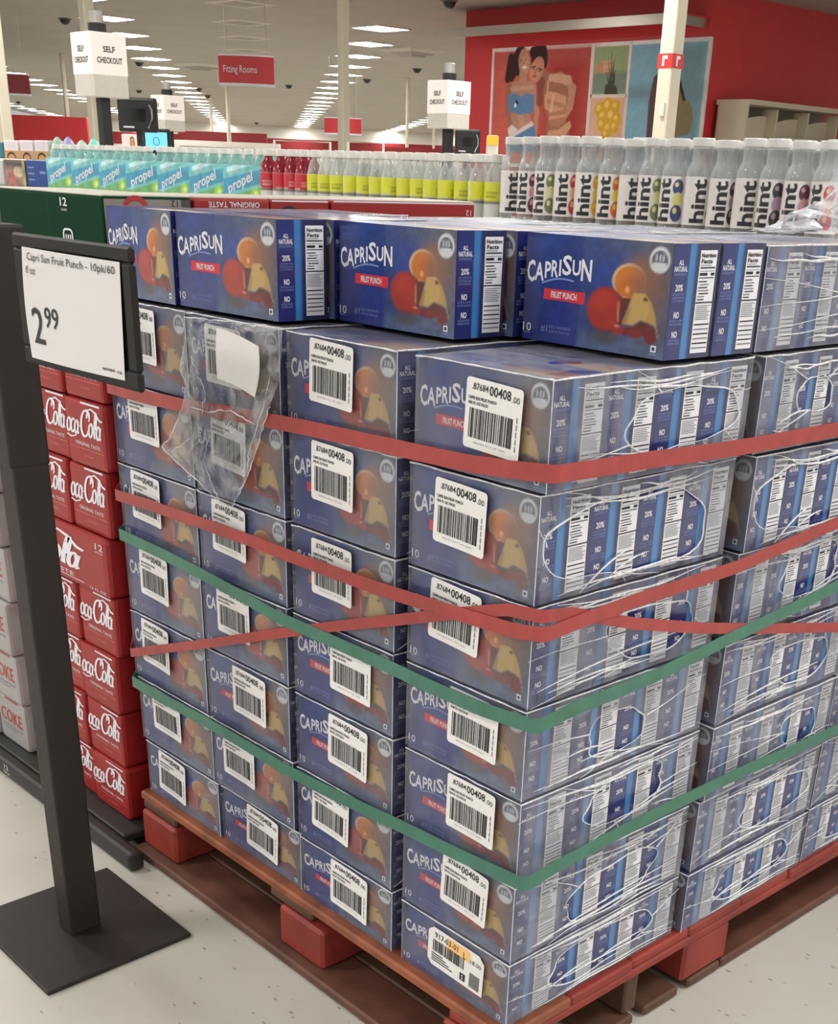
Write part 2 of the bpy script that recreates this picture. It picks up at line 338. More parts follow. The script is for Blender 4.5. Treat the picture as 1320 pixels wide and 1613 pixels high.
def side_print():
    mb = MB(); fr = plane((0, 0, 0), (0, 1, 0), (0, 0, 1)); d, h = CD, CH
    A = Art(CD, CH, 40, 30, (33, 40, 102)); A.noise(.1, .015, 6)
    A.rect(.345 * d, -.01, .485 * d, h + .01, (58, 118, 176)); A.rect(.465 * d, -.01, .50 * d, h + .01, (30, 74, 136)); A.rect(.50 * d, -.01, 2 * d, h + .01, (36, 38, 78))
    A.to(mb, fr)
    cx = .175 * d
    text(mb, fr, 'ALL', cx, .845 * h, .0062, WHITEINK, w=.011, bold=.02); text(mb, fr, 'NATURAL', cx, .79 * h, .0068, WHITEINK, w=.029, bold=.02); text(mb, fr, 'INGREDIENTS', cx, .745 * h, .0034, PALEINK, w=.027)
    text(mb, fr, '20%', cx, .63 * h, .0085, WHITEINK, w=.017, bold=.02)
    for v, s in ((.575, 'LESS SUGAR THAN'), (.545, 'LEADING REGULAR'), (.515, 'JUICE DRINKS')): text(mb, fr, s, cx, v * h, .0030, PALEINK, w=.027)
    text(mb, fr, 'NO', cx, .395 * h, .0085, WHITEINK, w=.012, bold=.03)
    for v, s in ((.345, 'ARTIFICIAL COLORS'), (.315, 'OR FLAVORS')): text(mb, fr, s, cx, v * h, .0030, PALEINK, w=.029)
    text(mb, fr, 'NO', cx, .225 * h, .0085, WHITEINK, w=.012, bold=.03)
    for v, s in ((.175, 'ADDED'), (.145, 'PRESERVATIVES')): text(mb, fr, s, cx, v * h, .0030, PALEINK, w=.025)
    u0, u1 = .565 * d, .935 * d; rect(mb, fr, u0, .045 * h, u1, .945 * h, WHITEINK, .0006); uw = u1 - u0; rr_ = random.Random(3)
    text(mb, fr, 'Nutrition', (u0 + u1) / 2, .902 * h, .0056, BLACK, w=uw * .86, bold=.03, lift=.001); text(mb, fr, 'Facts', u0 + uw * .42, .852 * h, .0056, BLACK, w=uw * .66, bold=.03, lift=.001)
    def bar(v, th, a=.06, b_=.94, M=BLACK): rect(mb, fr, u0 + a * uw, v * h, u0 + b_ * uw, (v + th) * h, M, .001)
    bar(.815, .006, .06, .7, GREY); bar(.79, .012, .06, .94); bar(.765, .005, M=GREY); bar(.728, .024, .06, .52); bar(.728, .024, .72, .94); bar(.705, .008)
    for i in range(7): bar(.672 - .026 * i, .010, .06 + .06 * (i % 3 == 1), .45 + .4 * rr_.random(), BLACK if i % 2 == 0 else GREY)
    bar(.488, .012, .0, 1.0)
    for i in range(8): bar(.462 - .017 * i, .007, .06, .70 + .24 * rr_.random(), GREY)
    for i in range(6): bar(.295 - .042 * i, .012, .05, .95, GREY if i % 2 else BLACK)
    return mb.mesh('side_print')
def top_print():
    mb = MB(); fr = plane((-CW, 0, CH), (1, 0, 0), (0, 1, 0)); A = Art(CW, CD, 70, 30, (34, 58, 140)); A.noise(.2, .02, 9)
    A.ell(.72 * CW, .45 * CD, .05, .022, (140, 66, 56), .1, .7); A.ell(.86 * CW, .5 * CD, .035, .02, (160, 108, 74), 0, .7); A.ell(.8 * CW, .25 * CD, .05, .012, (186, 160, 110), 0, .8)
    A.to(mb, fr); text(mb, fr, 'CAPRISUN', .26 * CW, .62 * CD, .016, PALEINK, w=.085, bold=.01)
    text(mb, fr, 'JUICE DRINK BLEND', .28 * CW, .36 * CD, .005, PALEINK, w=.07)
    return mb.mesh('top_print')
CARTON = MB().rbox((-CW, 0, 0), (0, CD - .0008, CH), BLUE, .0022, 2).mesh('carton')
FRONT, SIDE, TOP = front_print(), side_print(), top_print()

# white stickers on the wrapped cases
def sticker(seed):
    mb = MB(); w, h = .106, .090; nx = 8; r = random.Random(seed); k1, k2 = r.uniform(-.003, .003), r.uniform(0, .0035)
    def fr(a, b, l=0.0):
        t = a / w - .5; return np.array([a - w / 2, -(.0008 + k2 * max(0, t) ** 2 * 4 + l), b - h / 2])
    c = .006; pts = []
    vs_ = []; fs = []
    xs_ = [0, .0015, .0045] + [.0045 + (w - .009) * i / 6 for i in range(1, 7)] + [w - .0015, w]; nx = len(xs_) - 1
    for i, a in enumerate(xs_):
        e = {0: .0045, nx: .0045, 1: .0015, nx - 1: .0015}.get(i, 0)
        vs_ += [fr(a, e), fr(a, h - e)]
    for i in range(nx): fs.append((2 * i, 2 * i + 2, 2 * i + 3, 2 * i + 1))
    mb.add(vs_, fs, LABEL)
    text(mb, fr, '.87684', .026, .0795, .0085, BLACK, w=.030, bold=.01); text(mb, fr, '00408', .063, .0785, .0125, BLACK, w=.040, bold=.015); text(mb, fr, '.00', .0925, .0755, .0078, BLACK, w=.015)
    text(mb, fr, 'CAPRI SUN FRUIT PUNCH', .031, .065, .0042, BLACK, w=.052, bold=.03); text(mb, fr, '10/6 FL OZ PACK', .024, .0585, .0040, BLACK, w=.037, bold=.03)
    x = .009; r = random.Random(4)
    while x < .091:
        bw = r.choice([.0009, .0014, .0024, .0034]); rect(mb, fr, x, .014, min(x + bw, .092), .052, BLACK if r.random() < .75 else GREY, .0006); x += bw + r.choice([.0009, .0015, .002])
    text(mb, fr, 'PRODUCT OF USA', .05, .0085, .0022, GREY, w=.06); 
    for k in range(5): rect(mb, fr, .0965, .012 + k * .009, .0985, .019 + k * .009, GREY, .0006)
    return mb.mesh('barcode_label')
STICK = [sticker(i) for i in range(4)]
def pallet_label():
    mb = MB(); w, h = .13, .075; fr = lambda a, b, l=0.0: np.array([a - w / 2, -(.001 + l), b - h / 2])
    poly(mb, fr, [(0, .01), (.01, 0), (w, 0), (w, h - .012), (w - .012, h), (.012, h), (0, h - .01)], LABEL, 0)
    OR = mat('orange_highlighter', (240, 190, 120), .5); rect(mb, fr, .045, .05, .098, .071, OR, .0004)
    text(mb, fr, '917-03-01', .043, .062, .011, BLACK, w=.055, bold=.01); text(mb, fr, 'L', .086, .058, .012, BLACK, w=.006); text(mb, fr, '18.00', .112, .055, .008, BLACK, w=.024)
    x = .012; r = random.Random(9)
    while x < .085:
        bw = r.choice([.0012, .002, .003]); rect(mb, fr, x, .03, x + bw, .052, BLACK, .0006); x += bw + r.choice([.001, .002])
    for k in range(4): rect(mb, fr, .01, .010 + k * .0045, .06 - .008 * k, .012 + k * .0045, BLACK, .0006)
    rect(mb, fr, .078, .008, .090, .022, BLACK, .0006); text(mb, fr, 'S', .084, .015, .009, WHITEINK, lift=.001)
    x = .1
    while x < .122: rect(mb, fr, x, .006, x + .0014, .034, BLACK, .0006); x += .0026
    return mb.mesh('pallet_label')

# shrink film around a case of four cartons
def film_mesh(D, hole=None, seed=0, M=FILM):
    mb = MB(); r = np.random.default_rng(seed); e = .0035; x0, x1, y0, y1, z0, z1 = -CW - e, e, -e, D + e, .0005, CH + e * .6
    def sheet(o, u, v, nu, nv, amp):
        nonlocal M
        fr = plane(o, u, v); vs_ = []; fs = []
        for j in range(nv + 1):
            for i in range(nu + 1):
                edge = i in (0, nu) or j in (0, nv); vs_.append(fr(i / nu, j / nv, 0 if edge else amp * r.normal()))
        for j in range(nv):
            for i in range(nu): a = j * (nu + 1) + i; fs.append((a, a + 1, a + nu + 2, a + nu + 1))
        mb.add(vs_, fs, M)
    SIDE_M = M; M = FILM; sheet((x0, y0, z0), (x1 - x0, 0, 0), (0, 0, z1 - z0), 8, 5, .0006); M = SIDE_M
    sheet((x0, y0, z1), (x1 - x0, 0, 0), (0, y1 - y0, 0), 7, 9, .0012)
    sheet((x0, y1, z0), (0, y0 - y1, 0), (0, 0, z1 - z0), 6, 4, .0006)
    sheet((x1, y1, z0), (x0 - x1, 0, 0), (0, 0, z1 - z0), 6, 4, .0006)
    if hole is None: sheet((x1, y0, z0), (0, y1 - y0, 0), (0, 0, z1 - z0), 9, 5, .0006)
    else:
        cy, cz, ry, rz = hole; n = 48; outer = []; inner = []; mid = []
        for i in range(n):
            t = 2 * math.pi * i / n; c, s_ = math.cos(t), math.sin(t)
            k = 1 / max(abs(c), abs(s_)); oy = y0 + (y1 - y0) * (.5 + .5 * c * k); oz = z0 + (z1 - z0) * (.5 + .5 * s_ * k)
            j = 1 + .10 * math.sin(2 * t + seed) + .06 * math.sin(3 * t + 2 * seed) + .03 * math.sin(7 * t + seed * 3)
            sq = (abs(c) ** 2.6 + abs(s_) ** 2.6) ** (-1 / 2.6)
            iy = cy + ry * c * sq * j; iz = min(max(cz + rz * s_ * sq * j, z0 + .006), z1 - .006); iy = min(max(iy, y0 + .01), y1 - .01)
            outer.append((x1, oy, oz)); inner.append((x1 + .001, iy, iz)); mid.append((x1 + .0008 + .0022 * r.random(), .45 * oy + .55 * iy, .45 * oz + .55 * iz))
        vs_ = outer + mid + inner; fs = []
        for i in range(n):
            j = (i + 1) % n; fs += [(i, j, n + j, n + i), (n + i, n + j, 2 * n + j, 2 * n + i)]
        mb.add(vs_, fs, M)
        rim = inner + [inner[0]]; mb.tube(rim, [.0004 + .0011 * abs(math.sin(i * .131 + seed)) for i in range(n + 1)], FOLD_GLINT, 5)
        for k in range(4):                                    # gathered pleats running from the hole to the case's edges
            i = int(r.integers(0, n)); a, b = np.array(inner[i]), np.array(outer[(i + int(r.integers(-3, 4))) % n])
            pts = [a + (b - a) * t + np.array([.0012, .006 * math.sin(2.2 * t + k), .012 * math.sin(3 * t + 2 * k) * t * (1 - t)]) for t in np.linspace(0, 1, 7)]; mb.tube(pts, [.0003 + .0009 * (1 - t) for t in np.linspace(0, 1, 7)], FOLD_GLINT, 5)
    rr = lambda n_: [.0008 + .0008 * r.random() for _ in range(n_)]
    top = [(x0 + (x1 - x0) * t, y0, z1 + .0006 * r.normal()) for t in np.linspace(0, 1, 12)]; mb.tube(top, rr(12), FOLD_GLINT, 5)  # pale tubes along the case edges stand in for highlights on the film
    bside = [(x1, y0 + (y1 - y0) * t, z1 + .0006 * r.normal()) for t in np.linspace(0, 1, 14)]; mb.tube(bside, rr(14), FOLD_GLINT, 5)
    mb.tube([(x1, y0, z0 + (z1 - z0) * t) for t in np.linspace(0, 1, 4)], .0006, FOLD_GLINT, 5)
    if hole is not None:
        for k in range(5):                                    # strands of stretched film along the upper and lower edges
            lowr = k > 2; ya, yb = sorted(r.uniform(-.05, 1.05, 2)); ya, yb = max(ya, 0) * D, min(yb, 1) * D
            if yb - ya < .12: ya, yb = .1 * D, .9 * D
            zz_ = (z0 + .006 + .012 * r.random()) if lowr else (z1 - .003 - .016 * r.random()); sg = (.010 if lowr else -.012) * r.random(); ph = r.uniform(0, 6)
            mb.tube([(x1 + .0012, ya + (yb - ya) * t, zz_ + sg * 4 * t * (1 - t) + .0015 * math.sin(14 * t + ph)) for t in np.linspace(0, 1, 14)], [.0003 + .0019 * abs(math.sin(math.pi * t)) * (.5 + .5 * abs(math.sin(6 * t + ph))) for t in np.linspace(0, 1, 14)], FOLD_GLINT, 5)
    for k in range(3 if hole is not None else 1):             # long folds low along the side
        za, zb = r.uniform(.0, .35) * CH, r.uniform(0, .5) * CH; ya, yb = sorted(r.uniform(0, 1, 2) * D)
        if yb - ya > .05: mb.tube([(x1 + .0014, ya + (yb - ya) * t, za + (zb - za) * t + .006 * math.sin(math.pi * t)) for t in np.linspace(0, 1, 10)], [.0004 + .0012 * math.sin(math.pi * t) for t in np.linspace(0, 1, 10)], FOLD_GLINT, 5)
    return mb.mesh('shrink_film')
D4 = 4 * CD
FILMS = {None: [film_mesh(D4, None, i, FILM) for i in range(3)]}
HOLES = [(.27, .075, .115, .045), (.19, .070, .165, .060), (.26, .065, .10, .04), (.20, .06, .07, .035), (.24, .085, .10, .042), (.23, .06, .11, .045), (.22, .075, .12, .05),
         (.16, .08, .05, .03), (.30, .07, .06, .04), (.14, .075, .09, .045)]
HFILM = [film_mesh(D4, h_, 20 + i, FILMHZ) for i, h_ in enumerate(HOLES)]

def juice_case(x, y, z, sx, sy, sz, label, group, full, film, stick=None, rotz=0):
    """x,y,z: right-front-bottom corner.  full: its right side faces the aisle"""
    t = thing('juice_case', label, 'case', (x, y, z), rotz, group, (sx, sy, sz))
    for k in range(4):
        c = put('juice_carton', CARTON, t, (0, k * CD, 0))
        if k == 0: put('front_print', FRONT, c)
        if full or k == 0: put('side_print', SIDE, c)
        if stick == 'top' or z > .97: put('top_print', TOP, c)
    put('shrink_film', film, t)
    if stick and stick != 'top':
        (px, pz, rot, me) = stick
        s = put('barcode_label', me, t, ((px - x) / sx, -.0055, min(max((pz - z) / sz, .048 / sz), CH - .047 / sz)), (0, rot, 0), (1 / sx, 1, 1 / sz)); s['label'] = 'white sticker with black barcode'
    return t
ZL = [1.137, .993, .843, .694, .551, .410, .270, .148]
XR = {1: -.828, 2: -.561, 3: -.2865, 4: -.003}; WD = {1: .262, 2: .252, 3: .25, 4: .246}
JX = {(1, 7): .018, (1, 6): .008, (1, 5): -.001, (2, 7): .016, (2, 4): -.004, (2, 5): -.004, (2, 1): -.002, (4, 1): .007, (3, 7): .004, (2, 6): .004}
ST = {(1, 1): (222, 528), (1, 2): (226, 657), (1, 3): (230, 778), (1, 4): (243, 905), (1, 5): (246, 1018), (1, 6): (263, 1124), (1, 7): (271, 1211),
      (2, 1): (352, 562), (2, 2): (360, 697), (2, 3): (361, 832), (2, 4): (368, 963), (2, 5): (393, 1097), (2, 6): (377, 1196), (2, 7): (411, 1309),
      (3, 1): (522, 590), (3, 2): (524, 750), (3, 3): (523, 902), (3, 4): (552, 1058), (3, 5): (548, 1178), (3, 6): (521, 1281), (3, 7): (550, 1403),
      (4, 1): (777, 660), (4, 2): (725, 815), (4, 3): (716, 972), (4, 4): (745, 1142), (4, 5): (742, 1264), (4, 6): (732, 1397), (4, 7): (718, 1492)}
CN = {1: 'leftmost front column', 2: 'second front column from left', 3: 'third front column from left', 4: 'front corner column'}
PL = pallet_label()
for c in (1, 2, 3, 4):
    for l in range(1, 8):
        x = XR[c] + JX.get((c, l), 0) + random.uniform(-.001, .001); z = ZL[l]; h = ZL[l - 1] - ZL[l]
        p = onY(*ST[(c, l)], -.006); me = PL if (c, l) == (4, 7) else STICK[(c + l) % 4]
        film = HFILM[l - 1] if c == 4 else FILMS[None][(c + l) % 3]
        extra = ' under an orange-marked sticker' if (c, l) == (4, 7) else ''
        juice_case(x, 0 if not (c, l) == (2, 7) else .004, z + .0005, WD[c] / CW, .415 / D4, (h - .006) / CH,
                   f'shrink-wrapped blue juice case{extra}, {CN[c]}, {ORD[8 - l]} layer up', 'wrapped juice cases on the pallet', c == 4, film,
                   (p[0], p[2], .035 + random.uniform(-.03, .03), me))
DY = {1: .449, 2: .457, 3: .456, 4: .450, 5: .446, 6: .443, 7: .436}
for l in range(1, 8):
    z = ZL[l]; h = ZL[l - 1] - ZL[l]
    juice_case(.004 + .003 * (l % 3), DY[l], z + .0005, .98, .375 / D4, (h - .006) / CH, f'shrink-wrapped blue juice case, middle stack of the right face, {ORD[8 - l]} layer up', 'wrapped juice cases on the pallet', True, HFILM[[7, 1, 4, 2, 8, 0, 6][l - 1]])
    juice_case(.001 + .003 * (l % 2), DY[l] + .392, z + .0005, .98, .375 / D4, (h - .006) / CH, f'shrink-wrapped blue juice case, far stack of the right face, {ORD[8 - l]} layer up', 'wrapped juice cases on the pallet', True, HFILM[[2, 8, 9, 5, 3, 7, 9][l - 1]])
# top layer: loose cartons in front, wrapped cases behind
ZT = 1.1405
def loose(x, y, rot, label, sc=(1.078, .905, .983)):
    t = thing('juice_carton', label, 'carton', (x, y, ZT), rot, 'loose cartons on the top layer', sc)
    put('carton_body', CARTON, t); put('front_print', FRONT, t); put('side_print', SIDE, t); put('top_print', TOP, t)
    return t
loose(-.002, .220, -.031, 'loose blue juice carton at the right end of the top layer front row')
loose(-.300, .117, -.018, 'loose blue juice carton third from left in the top layer front row')
loose(-.586, .016, .025, 'loose blue juice carton second from left in the top layer, foremost of all')
loose(-.862, .004, 0, 'loose blue juice carton at the left end of the top layer, behind price sign', (.84, .905, .983))
loose(.002, .320, -.02, 'loose blue juice carton directly behind the right end carton of the front row')
loose(-.284, .221, -.01, 'loose blue juice carton directly behind the third front carton, side text showing')
loose(-.579, .119, 0, 'loose blue juice carton directly behind the second front carton, nutrition panel showing')
loose(-.278, .3195, 0, 'loose blue juice carton, last of three behind the third front carton')
loose(-.581, .217, .01, 'loose blue juice carton, last of three behind the second front carton')
for c, y, lab in ((4, .425, 'right end of the rank'), (3, .427, 'second from right in the rank'), (2, .330, 'second from left in the rank'), (1, .12, 'left end of the rank')):
    juice_case({4: .001, 3: -.29, 2: -.565, 1: -.857}[c], y, ZT - .001, .965 if c == 1 else 1.0, .385 / D4, .955, f'shrink-wrapped juice case on the top layer, {lab} of wrapped cases', 'wrapped cases on the top layer', c == 4, HFILM[8] if c == 4 else FILMS[None][c % 3], 'top')

# ------------------------------------------------------------------ straps
def strap_mat(name, col):
    M = mat(name, col, .42, noise=.12, nscale=30, bump=.15, bscale=120); P = M.node_tree.nodes['Principled BSDF']; P.inputs['Transmission Weight'].default_value = 0; return M
REDB, GRNB = strap_mat('red_strap', (160, 62, 60)), strap_mat('green_strap', (66, 116, 98))
def strap(label, M, a_pts, b_pts, off, w=.021):
    A_ = [onY(*p, -off) for p in a_pts]; B_ = [onX(*p, .012 + off) for p in b_pts]
    pts = []; nr = []
    for p in A_: pts.append(np.array([min(p[0], -.012), -off, p[2]])); nr.append((0, -1, 0))
    zc = (A_[-1][2] + B_[0][2]) / 2
    pts = [p for p in pts if p[0] < -.02]; nr = nr[:len(pts)]
    for t in (0, .5, 1): pts.append(np.array([.012 + off - .012 * (1 - math.sin(t * math.pi / 2)), -off + .012 * (1 - math.cos(t * math.pi / 2)), zc])); nr.append((math.sin(t * math.pi / 2), -math.cos(t * math.pi / 2), 0))
    for p in B_:
        if p[1] > .03: pts.append(np.array([.012 + off, p[1], p[2]])); nr.append((1, 0, 0))
    zl = pts[-1][2]; zf = pts[0][2]
    for x, y, n in ((.012 + off, 1.26, (1, 0, 0)), (.005, 1.275, (0, 1, 0)), (-.6, 1.275, (0, 1, 0)), (-1.08, 1.275, (0, 1, 0)), (-1.0985, 1.26, (-1, 0, 0)), (-1.0985, .6, (-1, 0, 0)), (-1.0985, .0, (-1, 0, 0)), (-1.09, -off, (0, -1, 0))):
        pts.append(np.array([x, y, 0])); nr.append(n)
    n_ = 8
    for i in range(n_): pts[-n_ + i][2] = zl + (zf - zl) * (i + 1) / n_
    k0 = len(pts) - n_
    pts.append(pts[0].copy()); nr.append(nr[0])
    mb = MB(); mb.ribbon(pts, (0, 0, 1), w, .0016, M, nr)
    return tag(put('pallet_strap', mb), label, 'strap', 'straps around the pallet')
strap('red elastic strap around the stack, uppermost of the five straps', REDB, [(192, 615), (215, 622), (300, 641), (390, 656), (480, 673), (570, 693), (660, 713), (740, 730), (800, 739)], [(880, 738), (900, 735), (1040, 722), (1110, 713), (1180, 702), (1320, 676)], .013, .023)
strap('red elastic strap falling to the corner below the uppermost strap', REDB, [(188, 781), (240, 797), (330, 828), (400, 853), (465, 879), (530, 903), (600, 928), (700, 960), (760, 978), (810, 993)], [(880, 987), (940, 968), (1000, 946), (1080, 920), (1160, 893), (1240, 858), (1320, 822)], .0155)
strap('red elastic strap rising to the corner and crossing the second strap', REDB, [(208, 1028), (330, 1013), (400, 1003), (480, 992), (550, 984), (620, 977), (720, 966), (800, 960)], [(870, 962), (900, 966), (950, 974), (1000, 982), (1100, 989), (1200, 990), (1320, 988)], .013, .018)
strap('green elastic strap around the stack, upper of two green ones', GRNB, [(198, 845), (255, 872), (310, 900), (380, 938), (440, 973), (520, 1008), (600, 1044), (680, 1082), (760, 1117), (805, 1135)], [(850, 1138), (900, 1118), (970, 1090), (1040, 1060), (1140, 1010), (1240, 962), (1320, 922)], .0145, .022)
strap('green elastic strap around the stack, lower of two green ones', GRNB, [(222, 1080), (270, 1107), (330, 1140), (390, 1175), (450, 1212), (510, 1243), (570, 1272), (640, 1305), (720, 1345), (790, 1380)], [(850, 1378), (880, 1362), (940, 1330), (1000, 1298), (1060, 1268), (1121, 1238), (1180, 1210), (1242, 1184), (1320, 1148)], .0145, .023)

# ------------------------------------------------------------------ torn sheet of film with a slip of paper
def torn_film():
    L = [(288, 498), (290, 540), (282, 580), (293, 612), (285, 650), (268, 690), (252, 705), (300, 748), (338, 785), (360, 797)]
    R = [(445, 517), (443, 560), (440, 600), (424, 640), (412, 680), (402, 715), (392, 745), (380, 770), (370, 792), (365, 798)]
    nu, nv = 22, 27; r = np.random.default_rng(5); vs_ = []; fs = []; ph = r.uniform(0, 6, 8)
    for j in range(nv + 1):
        t = j / nv * 9; k = min(int(t), 8); f = t - k
        a = np.array(L[k]) * (1 - f) + np.array(L[k + 1]) * f; b = np.array(R[k]) * (1 - f) + np.array(R[k + 1]) * f
        for i in range(nu + 1):
            u = i / nu; p = a + (b - a) * u
            d = .021 + .006 * math.sin(9 * u + ph[0] + 2 * t * .4) + .005 * math.sin(5 * u - t + ph[1]) + .004 * r.normal() * .5
            if j == 0: d = .006
            vs_.append(onY(p[0], p[1], -d))
    n = nu + 1
    for j in range(nv):
        for i in range(nu): fs.append((j * n + i, (j + 1) * n + i, (j + 1) * n + i + 1, j * n + i + 1))
    mb = MB(); mb.add(vs_, fs, BAG)
    def edge(px, rad):
        P = np.array(px, float); t = np.linspace(0, len(P) - 1, 5 * len(P)); q = np.stack([np.interp(t, range(len(P)), P[:, k]) for k in (0, 1)], 1)
        for _ in range(2): q[1:-1] = .25 * q[:-2] + .5 * q[1:-1] + .25 * q[2:]
        q += r.normal(0, .9, q.shape); mb.tube([onY(x, y, -.027 - .003 * math.sin(i * .7)) for i, (x, y) in enumerate(q)], [rad * (.25 + .6 * abs(math.sin(i * .45 + len(px)))) for i in range(len(q))], FOLD_GLINT, 5)
    edge(L[3:], .0012); edge(R[3:], .0011); edge([(290, 499), (340, 503), (400, 510), (445, 517)], .0013)
    edge([(300, 560), (312, 590), (325, 620), (318, 650)], .0009); edge([(296, 640), (330, 650), (360, 645), (400, 668)], .0012); edge([(330, 690), (320, 720), (335, 770), (345, 785)], .0009); edge([(425, 590), (415, 640), (395, 700), (388, 745)], .0010); edge([(300, 690), (270, 712)], .0008)
    edge([(288, 545), (284, 585), (296, 610)], .0009); edge([(310, 665), (318, 690), (308, 700)], .001)
    return mb
tag(put('torn_plastic_film', torn_film()), 'torn clear plastic film hanging loose over two cases below the top layer', 'plastic film')
def slip():
    mb = MB(); P = [(341, 516), (407, 546), (401, 626), (342, 596)]; n = 8; vs_ = []; fs = []
    for j in range(n + 1):
        for i in range(n + 1):
            u, v = i / n, j / n; a = np.array(P[0]) * (1 - u) + np.array(P[1]) * u; b = np.array(P[3]) * (1 - u) + np.array(P[2]) * u; p = a * (1 - v) + b * v + np.array([3 * math.sin(math.pi * v) * (2 * u - .6), -3 * math.sin(math.pi * u)])
            vs_.append(onY(p[0], p[1], -.036 - .004 * math.sin(math.pi * v) + .003 * u))
    k = len(vs_); vs_ += [p + np.array([0, .0006, 0]) for p in vs_]; m_ = n + 1
    for j in range(n):
        for i in range(n): a = j * m_ + i; fs += [(a, a + m_, a + m_ + 1, a + 1), (k + a, k + a + 1, k + a + m_ + 1, k + a + m_)]
    mb.add(vs_, fs, LABEL); return mb
tag(put('paper_slip', slip()), 'blank white paper slip caught in the torn plastic film', 'paper')

# ------------------------------------------------------------------ room shell
def floor_mat():
    M = bpy.data.materials.new('vinyl_floor'); M.use_nodes = True; nt = M.node_tree; N = nt.nodes; P = N['Principled BSDF']; P.inputs['Roughness'].default_value = .32
    tc = N.new('ShaderNodeTexCoord'); n = N.new('ShaderNodeTexNoise'); n.inputs['Scale'].default_value = 2.2; n.inputs['Detail'].default_value = 6; nt.links.new(tc.outputs['Object'], n.inputs['Vector'])
    cr = N.new('ShaderNodeValToRGB'); cr.color_ramp.elements[0].position = .3; cr.color_ramp.elements[1].position = .7; cr.color_ramp.elements[0].color = rgba((186, 182, 172)); cr.color_ramp.elements[1].color = rgba((202, 199, 190)); nt.links.new(n.outputs[0], cr.inputs[0])
    mp = N.new('ShaderNodeMapping'); mp.inputs['Scale'].default_value = (1, 2.2, 1); mp.inputs['Rotation'].default_value = (0, 0, .7); nt.links.new(tc.outputs['Object'], mp.inputs[0])
    v = N.new('ShaderNodeTexVoronoi'); v.inputs['Scale'].default_value = 22; nt.links.new(mp.outputs[0], v.inputs['Vector'])
    n3 = N.new('ShaderNodeTexNoise'); n3.inputs['Scale'].default_value = 60; nt.links.new(tc.outputs['Object'], n3.inputs['Vector'])
    ad = N.new('ShaderNodeMath'); ad.operation = 'MULTIPLY_ADD'; ad.inputs[1].default_value = .16; nt.links.new(n3.outputs[0], ad.inputs[0]); nt.links.new(v.outputs['Distance'], ad.inputs[2])
    lt = N.new('ShaderNodeMapRange'); lt.inputs[1].default_value = .17; lt.inputs[2].default_value = .215; lt.inputs[3].default_value = .62; lt.inputs[4].default_value = 0; nt.links.new(ad.outputs[0], lt.inputs[0])
    sep = N.new('ShaderNodeSeparateColor'); nt.links.new(v.outputs['Color'], sep.inputs[0]); gt = N.new('ShaderNodeMath'); gt.operation = 'GREATER_THAN'; gt.inputs[1].default_value = .25; nt.links.new(sep.outputs[0], gt.inputs[0])
    mu = N.new('ShaderNodeMath'); mu.operation = 'MULTIPLY'; nt.links.new(lt.outputs[0], mu.inputs[0]); nt.links.new(gt.outputs[0], mu.inputs[1])
    mx = N.new('ShaderNodeMix'); mx.data_type = 'RGBA'; nt.links.new(mu.outputs[0], mx.inputs[0]); nt.links.new(cr.outputs[0], mx.inputs[6]); mx.inputs[7].default_value = rgba((104, 92, 74))
    nt.links.new(mx.outputs[2], P.inputs['Base Color']); return M
def quad(mb, a, b, c, d, M): mb.add([a, b, c, d], [(0, 1, 2, 3)], M)
mb = MB(); c_ = [ab(-13, -19), ab(-13, 26), ab(118, 26), ab(118, -19)]
mb.add([(p[0], p[1], 0) for p in c_] + [(p[0], p[1], -.1) for p in c_], [(0, 1, 2, 3), (7, 6, 5, 4), (0, 4, 5, 1), (1, 5, 6, 2), (2, 6, 7, 3), (3, 7, 4, 0)], floor_mat()); struct(put('floor', mb))
CEIL = mat('ceiling_tile', (168, 160, 146), .8, noise=.05, nscale=.6)
mb = MB(); mb.add([(p[0], p[1], HC) for p in c_] + [(p[0], p[1], HC + .15) for p in c_], [(3, 2, 1, 0), (4, 5, 6, 7), (1, 5, 4, 0), (2, 6, 5, 1), (3, 7, 6, 2), (0, 4, 7, 3)], CEIL); struct(put('ceiling', mb))
RED = mat('red_wall_paint', (204, 52, 54), .5, noise=.04, nscale=1.5); WHITEP = mat('white_paint', (222, 216, 204), .5); CREAM = mat('cream_paint', (214, 205, 184), .5, noise=.03, nscale=3); DARKRED = mat('dark_red_paint', (140, 26, 32), .5)
mb = MB(); p, q = ab(117, -19), ab(117, 26); d = AX * .3
for z0, z1, M in ((0, 2.6, WHITEP), (2.6, 3.5, DARKRED), (3.5, HC, WHITEP)):
    v8 = [(p[0], p[1], z0), (q[0], q[1], z0), (q[0] + d[0], q[1] + d[1], z0), (p[0] + d[0], p[1] + d[1], z0)]; v8 += [(a, b, z1) for a, b, _ in v8]
    mb.add(v8, [(0, 3, 2, 1), (4, 5, 6, 7), (0, 1, 5, 4), (1, 2, 6, 5), (2, 3, 7, 6), (3, 0, 4, 7)], M)
struct(put('wall_back', mb))
# red block of rooms on the right
WY = 19.5; wl = onY(735, 15, WY); XL0, XR0 = wl[0], -14.53
mb = MB(); mb.box((XL0, WY, 0), (XR0, WY + 7, HC), RED); struct(put('wall_right', mb))
